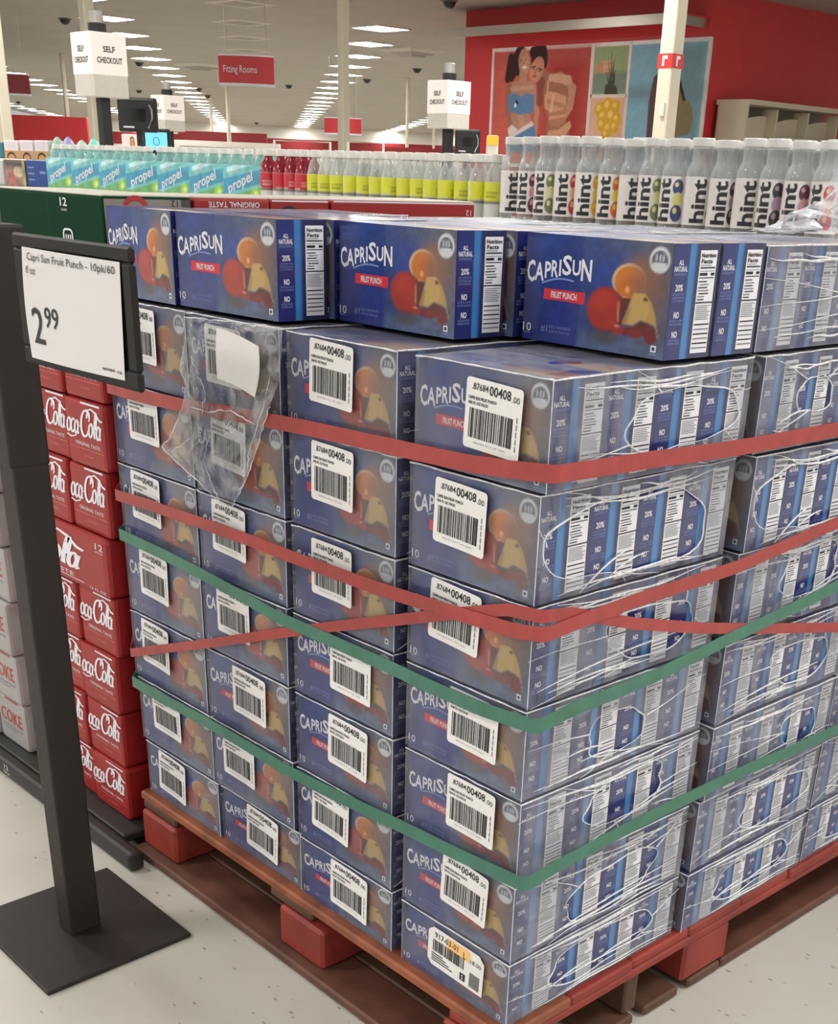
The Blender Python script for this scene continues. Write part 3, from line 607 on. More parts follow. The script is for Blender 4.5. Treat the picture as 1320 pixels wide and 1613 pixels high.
# lower recess: dark opening left of the poster is the grey of the room behind; ledge over the poster
le = onY(745, 62, WY); zb = le[2]
METAL = mat('brushed_metal', (176, 166, 152), .35, .6); 
t = thing('canopy_ledge', 'pale metal canopy ledge on the red wall above the swimwear poster', 'ledge', (XL0, WY, zb))
L_ = XR0 - XL0
mb = MB(); mb.box((-.25, -.62, -.02), (L_ - .1, -.58, .14), METAL); put('front_rail', mb, t)
mb = MB(); mb.box((-.25, -.58, .09), (L_ - .1, 0, .12), RED); put('top_panel', mb, t)
mb = MB(); mb.box((L_ - .14, -.58, -.05), (L_ - .1, 0, .09), METAL); put('end_bracket', mb, t)

# poster on the red wall
YP = WY - .06
P_tl, P_tr, P_bl = onY(776, 77, YP), onY(1122, 57, YP), onY(776, 262, YP)
pw, ph_ = P_tr[0] - P_tl[0], (P_tl[2] + P_tr[2]) / 2 - P_bl[2]
t = thing('wall_poster', 'large framed swimwear poster in coral, green and blue panels on red wall', 'poster', (P_tl[0], YP, P_bl[2]))
def pu(x, y): p = onY(x, y, YP); return p[0] - P_tl[0], p[2] - P_bl[2]
FRAME = mat('poster_frame', (224, 206, 198), .4)
mb = MB(); mb.rbox((0, 0, 0), (pw, .055, ph_), FRAME, .01, 1); put('backing', mb, t)
A = Art(pw, ph_, 300, int(300 * ph_ / pw), (240, 232, 226)); pfr = plane((0, 0, 0), (1, 0, 0), (0, 0, 1))
b = pw * .012; x1 = pu(934, 100)[0]; x2 = pu(992, 100)[0]; ym = pu(960, 151)[1]
A.rect(b, b, x1 - b * .7, ph_ - b, (204, 96, 84)); A.rect(b + pw * .26, b, x1 - b * .7, ph_ - b, (158, 44, 42), .9, pw * .12); A.rect(b, ph_ * .86, x1 - b * .7, ph_ - b, (176, 84, 78), .6, ph_ * .1)
A.rect(x1 + b * .4, ym + b * .4, x2 - b * .4, ph_ - b, (156, 170, 122)); A.rect(x1 + b * .4, ym + b * .4, x2 - b * .4, ym + (ph_ - ym) * .45, (126, 138, 122), 1, .1)
A.rect(x1 + b * .4, b, x2 - b * .4, ym - b * .4, (224, 172, 142)); A.rect(x2 + b * .4, b, pw - b, ph_ - b, (136, 178, 196)); A.rect(x2 + b * .4, b + ph_ * .52, pw - b, ph_ * .66, (116, 132, 140), .8, .2); A.rect(pw * .86, b, pw - b, ph_ - b, (112, 138, 146), .8, .3)
def pt(*xy): return [pu(*p) for p in xy]
U = pw / 346                                                  # one photograph pixel on the poster
SK, SK2, HR, BLU = (186, 134, 108), (160, 104, 80), (56, 34, 32), (96, 128, 166)
def capx(a, b_, r0, r1, col, al=1): A.cap(pu(*a), pu(*b_), r0 * U, r1 * U, col, al)
# woman in the blue two-piece
capx((822, 90), (806, 122), 9, 5, HR); A.ell(*pu(820, 96), 13 * U, 17 * U, HR)
capx((824, 112), (824, 128), 6, 7, SK); A.poly(pt((800, 136), (812, 128), (836, 128), (843, 136), (840, 170), (834, 178), (838, 200), (846, 240), (796, 240), (802, 200), (806, 178), (800, 160)), SK)
capx((802, 138), (799, 175), 5, 4, SK2); capx((799, 175), (806, 205), 4, 4, SK2); capx((841, 138), (846, 175), 5, 4, SK); capx((846, 175), (842, 215), 4, 4, SK)
A.ell(*pu(826, 98), 10 * U, 15 * U, SK, .15); A.ell(*pu(828, 100), 6 * U, 9 * U, (206, 156, 130), .15, .8, .8); capx((806, 140), (838, 138), 2.5, 2.5, (204, 156, 130), .7); capx((820, 182), (822, 198), 4, 6, (200, 150, 122), .6); capx((806, 92), (800, 124), 6, 5, HR); A.ell(*pu(828, 94), 1.3 * U, .9 * U, HR); A.ell(*pu(821, 95), 1.3 * U, .9 * U, HR); A.ell(*pu(826, 106), 3.6 * U, 1.5 * U, (238, 226, 222)); A.ell(*pu(825, 100), 1 * U, 2.6 * U, SK2)
A.poly(pt((800, 150), (812, 146), (821, 152), (830, 146), (842, 150), (840, 178), (820, 181), (802, 176)), BLU); A.ell(*pu(814, 162), 3 * U, 3 * U, (36, 40, 58)); A.ell(*pu(812, 166), 2 * U, 2.5 * U, (226, 232, 238)); 
A.poly(pt((804, 206), (842, 196), (848, 240), (796, 240), (800, 214)), BLU); A.poly(pt((800, 203), (806, 196), (816, 205), (838, 191), (841, 197), (812, 214), (802, 222)), (226, 206, 196))
# woman leaning in the gold two-piece
PEACH, PEACH2 = (206, 150, 116), (178, 118, 90)
A.ell(*pu(850, 92), 14 * U, 16 * U, HR, .4); capx((840, 82), (854, 82), 6, 9, HR); capx((850, 112), (866, 132), 7, 9, SK2); capx((852, 130), (850, 160), 7, 6, (120, 66, 56), .7)
A.poly(pt((856, 140), (862, 126), (876, 116), (890, 118), (896, 130), (896, 160), (890, 182), (896, 206), (900, 240), (862, 240), (860, 208), (862, 186), (856, 164)), SK2)
A.poly(pt((866, 118), (884, 113), (899, 122), (906, 138), (904, 150), (897, 150), (895, 138), (884, 130), (872, 130)), SK); capx((868, 122), (896, 126), 4, 5, (204, 154, 128)); capx((902, 140), (898, 168), 6, 5, SK); capx((898, 168), (888, 186), 5, 4, SK)
A.ell(*pu(846, 110), 11 * U, 15 * U, (196, 132, 104), -.5); A.ell(*pu(843, 113), 8 * U, 10 * U, (210, 150, 122), -.5, .8, .8); capx((838, 106), (844, 105), .9, .9, HR); capx((848, 108), (854, 110), .9, .9, HR); A.ell(*pu(841, 109), 1.5 * U, .8 * U, HR); A.ell(*pu(850, 112), 1.5 * U, .8 * U, HR); A.ell(*pu(842, 120), 3.4 * U, 1.3 * U, (150, 56, 58)); capx((846, 108), (843, 115), 1.1, 1.4, SK2)
A.poly(pt((858, 150), (866, 144), (878, 146), (892, 152), (892, 168), (882, 178), (868, 178), (858, 170)), PEACH); capx((864, 160), (890, 168), 2.5, 2, PEACH2, .8); capx((872, 150), (868, 176), 1.5, 2.5, (222, 172, 138), .8); A.poly(pt((864, 178), (892, 172), (890, 192), (880, 200), (866, 196)), PEACH2); capx((866, 186), (890, 182), 2, 1.6, PEACH)
A.poly(pt((864, 206), (880, 204), (898, 190), (900, 200), (884, 222), (862, 224)), PEACH); capx((864, 128), (862, 148), 1.5, 1.5, PEACH)
# hand with pineapple
HND = (196, 140, 108)
A.poly(pt((937, 104), (948, 97), (958, 94), (964, 99), (964, 112), (956, 116), (944, 114), (937, 116)), HND)
for k in range(4): capx((952, 99 + 4.6 * k), (963, 98 + 4.8 * k), 2.0, 1.9, (212, 160, 128)); capx((953, 101.4 + 4.6 * k), (962, 100.6 + 4.8 * k), .5, .5, (132, 84, 62))
for dx, top, w_ in ((-7, 112, 5), (8, 108, 5), (-3, 92, 3.5), (2, 84, 3.5), (6, 90, 3.5), (-5, 124, 6), (7, 122, 6)): A.poly(pt((962 - w_ / 2, 138), (962 + dx, top), (962 + w_ / 2 + dx * .3, 138)), (50, 54, 42)); A.poly(pt((961.5, 136), (962 + dx * .9, top + 8), (962.6 + dx * .3, 136)), (112, 116, 84), .7)
A.poly(pt((951, 152), (954, 134), (960, 131), (966, 132), (971, 136), (974, 152)), (72, 66, 50)); A.rect(x1 + b * .4, ym - .2 * b, x2, ym + .3 * b, (240, 232, 226))
# yellow cluster of fruit
for x, y, r in ((945, 172, 8), (958, 166, 9), (970, 168, 7), (950, 184, 9), (963, 182, 10), (972, 188, 7), (948, 196, 8), (958, 202, 9), (968, 200, 7), (954, 212, 6)): A.ell(*pu(x, y), r * U, r * U, (216, 166, 52)); A.ell(*pu(x - 2, y - 2), r * .4 * U, r * .4 * U, (236, 200, 96))
# figure behind the pillar
A.poly(pt((1030, 122), (1040, 112), (1048, 130), (1046, 240), (1016, 240), (1022, 160)), (96, 70, 68)); A.poly(pt((1066, 128), (1072, 122), (1078, 150), (1090, 168), (1092, 192), (1084, 212), (1062, 216)), (132, 116, 84)); A.poly(pt((1068, 128), (1072, 124), (1080, 158), (1076, 160)), (40, 40, 46))
A.noise(.06, .05, 3); mb = MB(); A.to(mb, pfr, mat('poster_ink', vcol=True, rough=.6, spec=.25), lift=.004); put('poster_print', mb, t)
for k, (xa, ya, xb_, yb_) in enumerate(((x1 - b * .8, 0, x1 + b * .5, ph_), (x2 - b * .5, 0, x2 + b * .5, ph_), (x1, ym - b * .5, x2, ym + b * .5))): mb = MB(); mb.box((xa, -.012, ya + .01), (xb_, .0, yb_ - .01), FRAME); put('divider', mb, t)

# pillars
def pillar(px, half, dist, label, nm='pillar', band=None):
    p = at(px, 100, dist); hw = half / FPX * dist
    t = thing(nm, label, 'pillar', (p[0], p[1], 0)); mb = MB(); mb.rbox((-hw, -hw, 0), (hw, hw, HC - .005), CREAM, .012, 1); s = put('shaft', mb, t)
    if band:
        z0, z1 = at(px, band[1], dist)[2], at(px, band[0], dist)[2]; mb = MB(); mb.box((-hw - .006, -hw - .006, z0), (hw + .006, hw + .006, z1), RED)
        fr = plane((0, -hw - .006, (z0 + z1) / 2), (1, 0, 0), (0, 0, 1)); fr2 = plane((hw + .006, 0, (z0 + z1) / 2), (0, 1, 0), (0, 0, 1)); hh = z1 - z0
        for f in (fr, fr2): rect(mb, f, -hw * .35, -hh * .36, -hw * .05, hh * .36, WHITEINK, .003); rect(mb, f, -hw * .05, hh * .12, hw * .4, hh * .36, WHITEINK, .003)
        put('red_band', mb, t); mb = MB(); mb.rbox((hw * .1, -hw - .03, z0 - hh * 3.4), (hw * .7, -hw, z0 - hh * 2.4), WHITEP, .004, 1); put('wall_box', mb, t)
    return t
pillar(1056, 13.5, 12.5, 'cream square pillar with a red band, standing before the poster wall', band=(86, 108))
pillar(541, 7.2, 20, 'cream square pillar in the middle of the store, left of the poster wall')
pillar(143, 9, 19, 'cream square pillar behind the large self checkout lantern')
pillar(-3, 9, 17, 'cream square pillar cut by the left edge of the photo')
pillar(643, 2.2, 44, 'thin far pillar left of the right-hand self checkout lantern')
pillar(329, 2.2, 60, 'thin far pillar right of the small self checkout lantern')
pillar(356, 2.6, 52, 'thin far pillar below the hanging fitting rooms sign')
pillar(98, 3, 40, 'thin far pillar before the far red wall on the left')
pillar(686, 1.6, 48, 'thin far pillar beneath the right-hand self checkout lantern')

# ceiling light panels that show in the frame
LAMP = mat('lit_panel', (255, 244, 226), .5, emit=(255, 248, 238), estr=LIGHT_L * .95); LAMP.node_tree.nodes['Principled BSDF'].inputs['Emission Color'].default_value = LIGHT_COL + (1,)
TRIM = mat('lamp_trim', (226, 220, 208), .5)
mb = MB()
for x0, y0, x1_, y1_ in ((-LW / 2 - .04, -LD / 2 - .04, LW / 2 + .04, -LD / 2), (-LW / 2 - .04, LD / 2, LW / 2 + .04, LD / 2 + .04), (-LW / 2 - .04, -LD / 2, -LW / 2, LD / 2), (LW / 2, -LD / 2, LW / 2 + .04, LD / 2)): mb.box((x0, y0, -.03), (x1_, y1_, 0), TRIM)
ME_F = mb.mesh('lamp_frame'); ME_D = MB().box((-LW / 2, -LD / 2, -.022), (LW / 2, LD / 2, -.002), LAMP).mesh('diffuser')
RN = ['the leftmost row', 'the second row from left', 'the third row from left', 'the middle row', 'the row beside the red wall', 'the rightmost row']
cnt = {}
for bi, k, p in SEEN:
    cnt[bi] = cnt.get(bi, 0) + 1; n = cnt[bi]
    lab = f'lit white ceiling panel, {ORD[n]} from the near end of {RN[bi]}'
    t = thing('ceiling_light', lab, 'ceiling light', (p[0], p[1], HC), 0, 'ceiling light panels'); put('lamp_frame', ME_F, t); put('diffuser', ME_D, t)
# domes and vents on the ceiling
DOME = mat('smoked_dome', (24, 22, 22), .2)
ME_DOME = MB().lathe([(.16, 0), (.155, -.04), (.13, -.1), (.08, -.145), (.02, -.16)], DOME, 14).mesh('dome'); ME_RING = MB().lathe([(.2, 0), (.2, -.02), (.16, -.03)], mat('dome_ring', (90, 84, 78), .5), 14).mesh('mount_ring')
for x, y, lab in ((102, 29, 'dark ceiling camera dome left of the large checkout lantern'), (146, 15, 'dark ceiling camera dome above the large checkout lantern'), (219, 98, 'dark ceiling camera dome between the two left light rows'), (219, 142, 'dark ceiling camera dome above the black monitor'),
                  (29, 160, 'dark ceiling camera dome at the far left'), (313, 139, 'dark ceiling camera dome just left of the hanging fitting rooms sign'), (327, 150, 'dark ceiling camera dome below the fitting rooms sign, left one'), (404, 193, 'dark ceiling camera dome farthest below the fitting rooms sign'),
                  (455, 134, 'dark ceiling camera dome left of the middle light row'), (578, 125, 'dark ceiling camera dome right of the middle pillar'), (657, 108, 'dark ceiling camera dome left of the red wall'), (708, 1, 'dark ceiling camera dome at the top edge beside the red wall')):
    p = onZ(x, y, HC); t = thing('camera_dome', lab, 'camera', (p[0], p[1], HC), 0, 'ceiling camera domes', (.85,) * 3); put('dome', ME_DOME, t); put('mount_ring', ME_RING, t)
VENT = mat('vent_metal', (190, 182, 168), .5); VD = mat('vent_vane', (150, 142, 130), .6)
def vent_mesh(parts):
    for s, z0 in ((.62, 0), (.45, -.05), (.27, -.10)):
        mb = MB(); mb.add([(-s, -s, z0 - .004), (s, -s, z0 - .004), (s, s, z0 - .004), (-s, s, z0 - .004), (-s * .78, -s * .78, z0 - .07), (s * .78, -s * .78, z0 - .07), (s * .78, s * .78, z0 - .07), (-s * .78, s * .78, z0 - .07)], [(0, 1, 5, 4), (1, 2, 6, 5), (2, 3, 7, 6), (3, 0, 4, 7), (7, 6, 5, 4), (3, 2, 1, 0)], VENT if s > .5 else VD); parts.append(mb.mesh('vane'))
VP = []; vent_mesh(VP)
for x, y, lab in ((650, 79, 'square ceiling air vent left of the red wall'), (316, 102, 'dark ceiling air vent left of the fitting rooms sign'), (378, 6, 'pale ceiling air vent at the top edge left of the middle pillar'), (380, 36, 'pale ceiling air vent second from the top edge'), (385, 60, 'pale ceiling air vent third from the top edge'), (388, 80, 'pale ceiling air vent just above the fitting rooms sign')):
    p = onZ(x, y, HC); t = thing('air_vent', lab, 'air vent', (p[0], p[1], HC - .003), 0, 'ceiling air vents', (1.1, 1.1, 1.0) if y > 70 and x != 388 else (.9, .9, .12))
    for me in VP: put('vane', me, t)

# hanging red signs
def hang_sign(x0, x1_, y0, y1_, dist, text_, label, M=None):
    a = at(x0, (y0 + y1_) / 2, dist); b_ = at(x1_, (y0 + y1_) / 2, dist); w = np.linalg.norm(b_ - a); h = (y1_ - y0) / FPX * dist; mid = (a + b_) / 2
    az = math.atan2(b_[1] - a[1], b_[0] - a[0]); t = thing('hanging_sign', label, 'sign', tuple(mid), az, None)
    n = 10; R_ = w * 1.1; fr = lambda u, v, l=0.0: np.array([R_ * math.sin(u / R_), R_ - R_ * math.cos(u / R_) - R_ * (1 - math.cos(w / 2 / R_)) * 1 - l, v])
    for nm, z0, z1, M_ in (('red_panel', -h / 2 + h * .09, h / 2 - h * .05, M or mat('sign_red', (186, 52, 58), .45, emit=(196, 40, 46), estr=.06)), ('lower_edge', -h / 2, -h / 2 + h * .09, WHITEINK), ('upper_edge', h / 2 - h * .05, h / 2, WHITEINK)):
        mb = MB(); vs_ = []; fs = []
        for i in range(n + 1):
            u = -w / 2 + w * i / n; vs_ += [fr(u, z0), fr(u, z1), fr(u, z0, -.06), fr(u, z1, -.06)]
        for i in range(n):
            k = 4 * i; fs += [(k, k + 4, k + 5, k + 1), (k + 2, k + 3, k + 7, k + 6), (k + 1, k + 5, k + 7, k + 3), (k, k + 2, k + 6, k + 4)]
        fs += [(0, 1, 3, 2), (4 * n, 4 * n + 2, 4 * n + 3, 4 * n + 1)]; mb.add(vs_, fs, M_); put(nm, mb, t)
    if text_: mb = MB(); text(mb, fr, text_, -w * .1, 0, h * .3, WHITEINK, w=w * .6, lift=.006); put('sign_lettering', mb, t)
    for s in (-.35, .35):
        mb = MB(); mb.tube([(s * w, 0, h / 2), (s * w, 0, HC - mid[2])], .008, METAL, 5); put('hanger_rod', mb, t)
hang_sign(343, 433, 90, 133, 22, 'Fitting Rooms', 'red hanging sign reading Fitting Rooms below the ceiling')
hang_sign(510, 570, 187, 211, 36, 'Men', 'small red hanging sign behind the middle pillar', None) if False else hang_sign(510, 570, 187, 211, 36, '', 'small red hanging sign behind the middle pillar')
hang_sign(-14, 47, 118, 148, 22, '', 'dark red hanging sign at the left edge', mat('sign_dark_red', (128, 30, 36), .5))

# self checkout lanterns
LIT = mat('lantern_white', (236, 228, 222), .5, emit=(236, 222, 212), estr=.22); FROST = mat('lantern_frosted', (206, 200, 190), .4, noise=.04); DARK = mat('black_metal', (24, 22, 22), .4); SILV = mat('lamp_silver', (170, 166, 160), .3, .5)
def lantern(px, ytop, ymid, ybot, dist, label):
    p = at(px, ymid, dist); s = .168; zt, zm, zb_ = (at(px, y, dist)[2] for y in (ytop, ymid, ybot)); c = (p[0] - s, p[1] + s)
    t = thing('checkout_lantern', label, 'lantern', (c[0], c[1], 0), 0, 'self checkout lanterns')
    mb = MB(); mb.rbox((-s, -s, zm), (s, s, zt), LIT, .008, 1); h = put('lantern_box', mb, t)
    mb = MB()
    for fr in (plane((0, -s, (zt + zm) / 2), (1, 0, 0), (0, 0, 1)), plane((s, 0, (zt + zm) / 2), (0, 1, 0), (0, 0, 1))): text(mb, fr, 'SELF', 0, .035, .045, BLACK, w=.11, bold=.02, lift=.003); text(mb, fr, 'CHECKOUT', 0, -.045, .045, BLACK, w=.235, bold=.02, lift=.003)
    put('lettering', mb, h)
    mb = MB(); mb.rbox((-s * .97, -s * .97, zb_), (s * .97, s * .97, zm), FROST, .006, 1); put('frosted_skirt', mb, t)
    mb = MB(); mb.lathe([(.075, 0), (.075, .07), (.06, .075)], DARK, 14, z0=zt); put('black_collar', mb, t)
    mb = MB(); mb.lathe([(.06, .07), (.06, .16), (.045, .17)], SILV, 14, z0=zt); put('silver_lamp', mb, t)
    mb = MB(); mb.rbox((-.045, -.045, .02), (.045, .045, zb_), DARK, .005, 1); mb.rbox((-.2, -.2, 0), (.2, .2, .02), DARK, .005, 1); put('black_pole', mb, t)
    return c
c1 = lantern(146, 51, 117, 151, 10.2, 'large white self checkout lantern on a black pole at left')
c2 = lantern(259, 150, 189, 206, 17, 'small white self checkout lantern behind the black monitor')
c3 = lantern(705, 127, 179, 202, 13, 'white self checkout lantern on a black pole near the red wall')
def monitor(x0, x1_, y0, y1_, dist, label, screen=None, rot=0.0):
    a = at((x0 + x1_) / 2, (y0 + y1_) / 2, dist); w, h = (x1_ - x0) / FPX * dist, (y1_ - y0) / FPX * dist; az = math.atan2(CR[1], CR[0]) + rot
    t = thing('checkout_monitor', label, 'monitor', tuple(a), az); mb = MB(); mb.rbox((-w / 2, 0, -h / 2), (w / 2, .06, h / 2), DARK, .02, 2); put('casing', mb, t)
    fr = plane((0, 0, 0), (1, 0, 0), (0, 0, 1))
    if screen:
        mb = MB(); rect(mb, fr, -w * .4, -h * .36, w * .4, h * .36, screen, .004); stroke(mb, fr, [(.11 * w * math.cos(i / 16 * 6.283), .13 * w * math.sin(i / 16 * 6.283)) for i in range(17)], .02 * w, mat('screen_mark', (40, 110, 160), .5), lift=.007, thin=1); put('lit_screen', mb, t)
    else:
        mb = MB(); mb.rbox((-w * .3, .0, -h * .30), (w * .3, .0601, h * .30), mat('monitor_shell', (46, 42, 40), .35), .03, 2); mb.tube([(w * .28, -.006, -h * .38), (w * .40, -.012, -h * .1), (w * .40, -.012, h * .15), (w * .33, -.006, h * .3)], .008, SILV, 6); put('shell', mb, t)
        mb = MB(); rect(mb, fr, -w * .36, -h * .38, -w * .08, -h * .33, WHITEINK, .004); put('name_strip', mb, t)
    mb = MB(); mb.tube([(0, .04, -h / 2), (0, .05, -a[2] + .02)], .03, DARK, 8); mb.rbox((-.16, -.1, -a[2]), (.16, .2, -a[2] + .02), DARK, .004, 1); put('stand', mb, t)
    return t
monitor(184, 247, 157, 205, 11.3, 'black back of a checkout monitor beside the large lantern', rot=-.1)
monitor(717, 757, 206, 242, 14.3, 'black checkout monitor right of the lantern near the red wall', rot=.15)
SCR = mat('blue_screen', (120, 200, 236), .3, emit=(110, 196, 236), estr=.75)
monitor(225, 268, 205, 240, 12, 'checkout screen showing light blue, below the small lantern', SCR)
# mid-distance fittings
def board(x0, x1_, y0, y1_, dist, nm, label, cat, M, extra=None, th=.04):
    a = at((x0 + x1_) / 2, (y0 + y1_) / 2, dist); w, h = (x1_ - x0) / FPX * dist, (y1_ - y0) / FPX * dist; az = math.atan2(CR[1], CR[0])
    t = thing(nm, label, cat, tuple(a), az); mb = MB(); mb.rbox((-w / 2, 0, -h / 2), (w / 2, th, h / 2), M, min(.012, h / 6), 1); put('panel', mb, t)
    if extra: extra(t, w, h, plane((0, 0, 0), (1, 0, 0), (0, 0, 1)))
    mb = MB()
    for sx in (-.4, .4): mb.box((sx * w - .02, th * .3, -a[2]), (sx * w + .02, th * .7, -h / 2 + .01), METAL)
    put('legs_frame', mb, t); return t
def girl(t, w, h, fr):
    A = Art(w * .86, h * .9, 40, 40, (236, 222, 214)); A.ell(.43 * w, .42 * h, .13 * w, .3 * h, (196, 140, 96)); A.ell(.42 * w, .68 * h, .10 * w, .14 * h, (70, 44, 36)); A.ell(.42 * w, .65 * h, .07 * w, .09 * h, (206, 158, 128)); A.ell(.42 * w, .2 * h, .2 * w, .16 * h, (190, 150, 90))
    mb = MB(); A.to(mb, lambda u, v, l=0.0: fr(u - w * .43, v - h * .45, l), lift=.006); put('picture', mb, t)
board(192, 226, 213, 240, 13.2, 'display_board', 'white display board with a small picture of a seated figure', 'board', WHITEP, girl)
board(766, 785, 215, 246, 9, 'notice_tag', 'white notice with a yellow top beside the coral poster', 'notice', WHITEP, lambda t, w, h, fr: (lambda mb: (rect(mb, fr, -w * .48, .05 * h, w * .48, .48 * h, mat('yellow_card', (240, 196, 60), .5), .006), put('yellow_header', mb, t)))(MB()))
# far red and white wall sections on the left
for x0, x1_, y0, y1_, d, lab, M in ((18, 138, 186, 232, 34, 'far red wall panel behind the large lantern on the left', RED), (281, 420, 209, 224, 55, 'far dark red wall strip below the fitting rooms sign', DARKRED), (604, 720, 234, 248, 42, 'far dark red wall strip behind the right-hand lantern', DARKRED)):
    board(x0, x1_, y0, y1_, d, 'wall_panel', lab, 'wall panel', M, th=.2)
board(275, 440, 225, 252, 50, 'display_counter', 'far white display counter below the dark red strip', 'counter', WHITEP, th=.5)
def rack(x0, x1_, y0, dist, label, cols):
    a, b_ = at(x0, y0, dist), at(x1_, y0, dist); w = np.linalg.norm(b_ - a); t = thing('clothing_rack', label, 'rack', (a[0], a[1], 0), math.atan2(b_[1] - a[1], b_[0] - a[0])); h = a[2]
    mb = MB(); mb.tube([(0, 0, 0), (0, 0, h), (w, 0, h), (w, 0, 0)], .02, WHITEP, 6); mb.tube([(0, 0, h * .72), (w, 0, h * .72)], .016, WHITEP, 6); put('rail', mb, t)
    for i, (u, ww, hh, c) in enumerate(cols):
        mb = MB(); mb.add([(u * w + sx * ww * k, sy, h * .74 + hh * z) for z, k, d in ((0, 1, .2), (.45, .75, .17), (.8, .4, .12), (1, .12, .05)) for sx, sy in ((-1, -d), (1, -d), (1, d), (-1, d))],
                          [(4 * j + i_, 4 * j + (i_ + 1) % 4, 4 * j + 4 + (i_ + 1) % 4, 4 * j + 4 + i_) for j in range(3) for i_ in range(4)] + [(3, 2, 1, 0), (12, 13, 14, 15)], mat('garment_%d' % (c[0] + c[1]), c, .8)); put('folded_garment', mb, t)
rack(432, 520, 221, 17, 'white clothing rack with a black garment, left of the middle pillar', [(.4, .33, .24, (24, 20, 22))])
rack(548, 604, 224, 17, 'white clothing rack with a black garment, right of the middle pillar', [(.5, .3, .18, (26, 22, 24)), (.1, .1, .2, (200, 196, 190))])
rack(284, 400, 230, 20, 'clothing rack with dark red and black garments below the screen', [(.1, .22, .26, (120, 24, 44)), (.45, .34, .26, (22, 18, 20))])
# beige wall fixture on the right
XF = -14.45
def pX(x, y): return onX(x, y, XF)
t0_ = pX(1131, 163); t1_ = pX(1330, 186); fixt = thing('wall_fixture', 'beige arched display fixture against the red wall at right', 'fixture', (XF, t0_[1], 0))
FIX = mat('beige_laminate', (198, 186, 162), .5, noise=.03); FIXD = mat('beige_recess', (150, 136, 116), .6); zt = t0_[2]; Lf = 3.4
mb = MB(); mb.box((.0, 0, 0), (.06, Lf, zt), FIXD); put('back_panel', mb, fixt)
mb = MB(); mb.box((.0, -.05, zt - .02), (.75, Lf, zt + .06), FIX); put('header', mb, fixt)
wA = pX(1190, 180)[1] - t0_[1]
mb = MB(); mb.box((0.06, -.05, 0), (.7, 0, zt - .02), FIX); put('end_panel', mb, fixt)
for i in range(3):
    y0 = .06 + i * 1.05; y1 = y0 + .95; n = 10
    mb = MB(); prof = [(y0, .3)] + [(y0 + (y1 - y0) * k / n, zt - .42 + .26 * math.sin(math.pi * (.15 + .35 * k / n))) for k in range(n + 1)] + [(y1, .3)]
    vs_ = [(.35, a, b_) for a, b_ in prof] + [(.40, a, b_) for a, b_ in prof]; k = len(prof); fs = [tuple(range(k))[::-1], tuple(range(k, 2 * k))] + [(j, (j + 1) % k, k + (j + 1) % k, k + j) for j in range(k)]
    mb.add(vs_, fs, FIX); put('arched_panel', mb, fixt); mb = MB(); mb.box((.3, y1, 0), (.62, y1 + .05, zt - .05), FIX); put('upright', mb, fixt)
mb = MB(); mb.box((.4, 1.15, zt - .55), (.7, 3.2, zt - .5), WHITEP); sh = put('glass_shelf', mb, fixt)

# ------------------------------------------------------------------ red wooden pallet under the juice
WOODR = mat('red_painted_wood', (134, 46, 36), .55, noise=.28, nscale=9, bump=.35, bscale=40); WOODD = mat('shaded_inner_wood', (86, 58, 42), .6, noise=.25, nscale=9, bump=.3)  # second wood is darkened to paint in the shade inside the pallet
WOODF = mat('scuffed_wood', (136, 76, 48), .6, noise=.35, nscale=16, bump=.35)
WOODE = mat('worn_wood_edge', (92, 56, 42), .6, noise=.3, nscale=14, bump=.3)
pal = thing('wooden_pallet', 'red painted wooden pallet carrying the juice stack', 'pallet', (0, 0, 0)); DT = .147
X0, X1, Y0, Y1 = -1.088, .012, -.047, 1.262
def plank(nm, lo, hi, M=WOODR, par=pal, r=.004): mb = MB(); mb.rbox(lo, hi, M, r, 1); return put(nm, mb, par)
yb = Y0 + .027
for i, w in enumerate((.16,) * 8):
    plank('deck_board', (X0 + random.uniform(-.004, .004), yb, DT - .02), (X1 + random.uniform(-.004, .004), yb + w, DT), WOODF if i == 0 else WOODR); yb += w + (Y1 - Y0 - 1.28 - .027) / 7
for x in (X0, -.62, X1 - .13): plank('stringer_board', (x, Y0 + .03, DT - .039), (x + .13, Y1 - .004, DT - .0205), WOODR if x > -.2 else WOODD)
for x in (X0, -.585, X1 - .14):
    for y in (Y0 + .022, .46, Y1 - .142): plank('block', (x + .003, y, .024), (x + .137, y + .138, DT - .0395), WOODR, pal, .006)
for y in (Y0, Y0 + .1015, .22, .35, .48, Y1 - .1): plank('bottom_board', (X0, y, .003), (X1, y + .1, .0235), WOODE if y < 0 else WOODD)  # extra inner boards added to turn the bright floor under the deck dark
for x in (X0, X1 - .1): plank('bottom_board', (x, .585, .003), (x + .1, Y1 - .105, .0235), WOODE)

plank('stringer_board', (X0 + .01, .30, .0245), (X1 - .01, .336, DT - .0395), WOODD)  # added board, a brown backdrop for the dark inside the pallet

# ------------------------------------------------------------------ price sign on a stand
STEEL = mat('dark_bronze_steel', (44, 38, 34), .55, spec=.35, noise=.06, nscale=6); STEEL2 = mat('dark_sign_frame', (27, 24, 23), .55, spec=.3)
st = thing('sign_stand', 'dark metal floor stand holding the price sign on a square base plate', 'sign stand', (-.905, -.28, 0))
mb = MB(); mb.rbox((-.158, -.148, 0), (.172, .152, .009), STEEL, .003, 2); put('base_plate', mb, st)
mb = MB(); mb.rbox((-.016, -.030, .009), (.036, .033, 1.0), STEEL, .004, 2); put('post', mb, st)
mb = MB(); mb.rbox((-.0205, -.0345, .905), (.0375, .0345, 1.262), STEEL, .004, 2); put('post_sleeve', mb, st)
mb = MB(); mb.lathe([(.012, 0), (.014, .004), (.014, .018), (.009, .022)], STEEL2, 12); put('lock_knob', mb, st, (-.0215, -.0, .935), (0, -math.pi / 2, 0))
YS = -.318
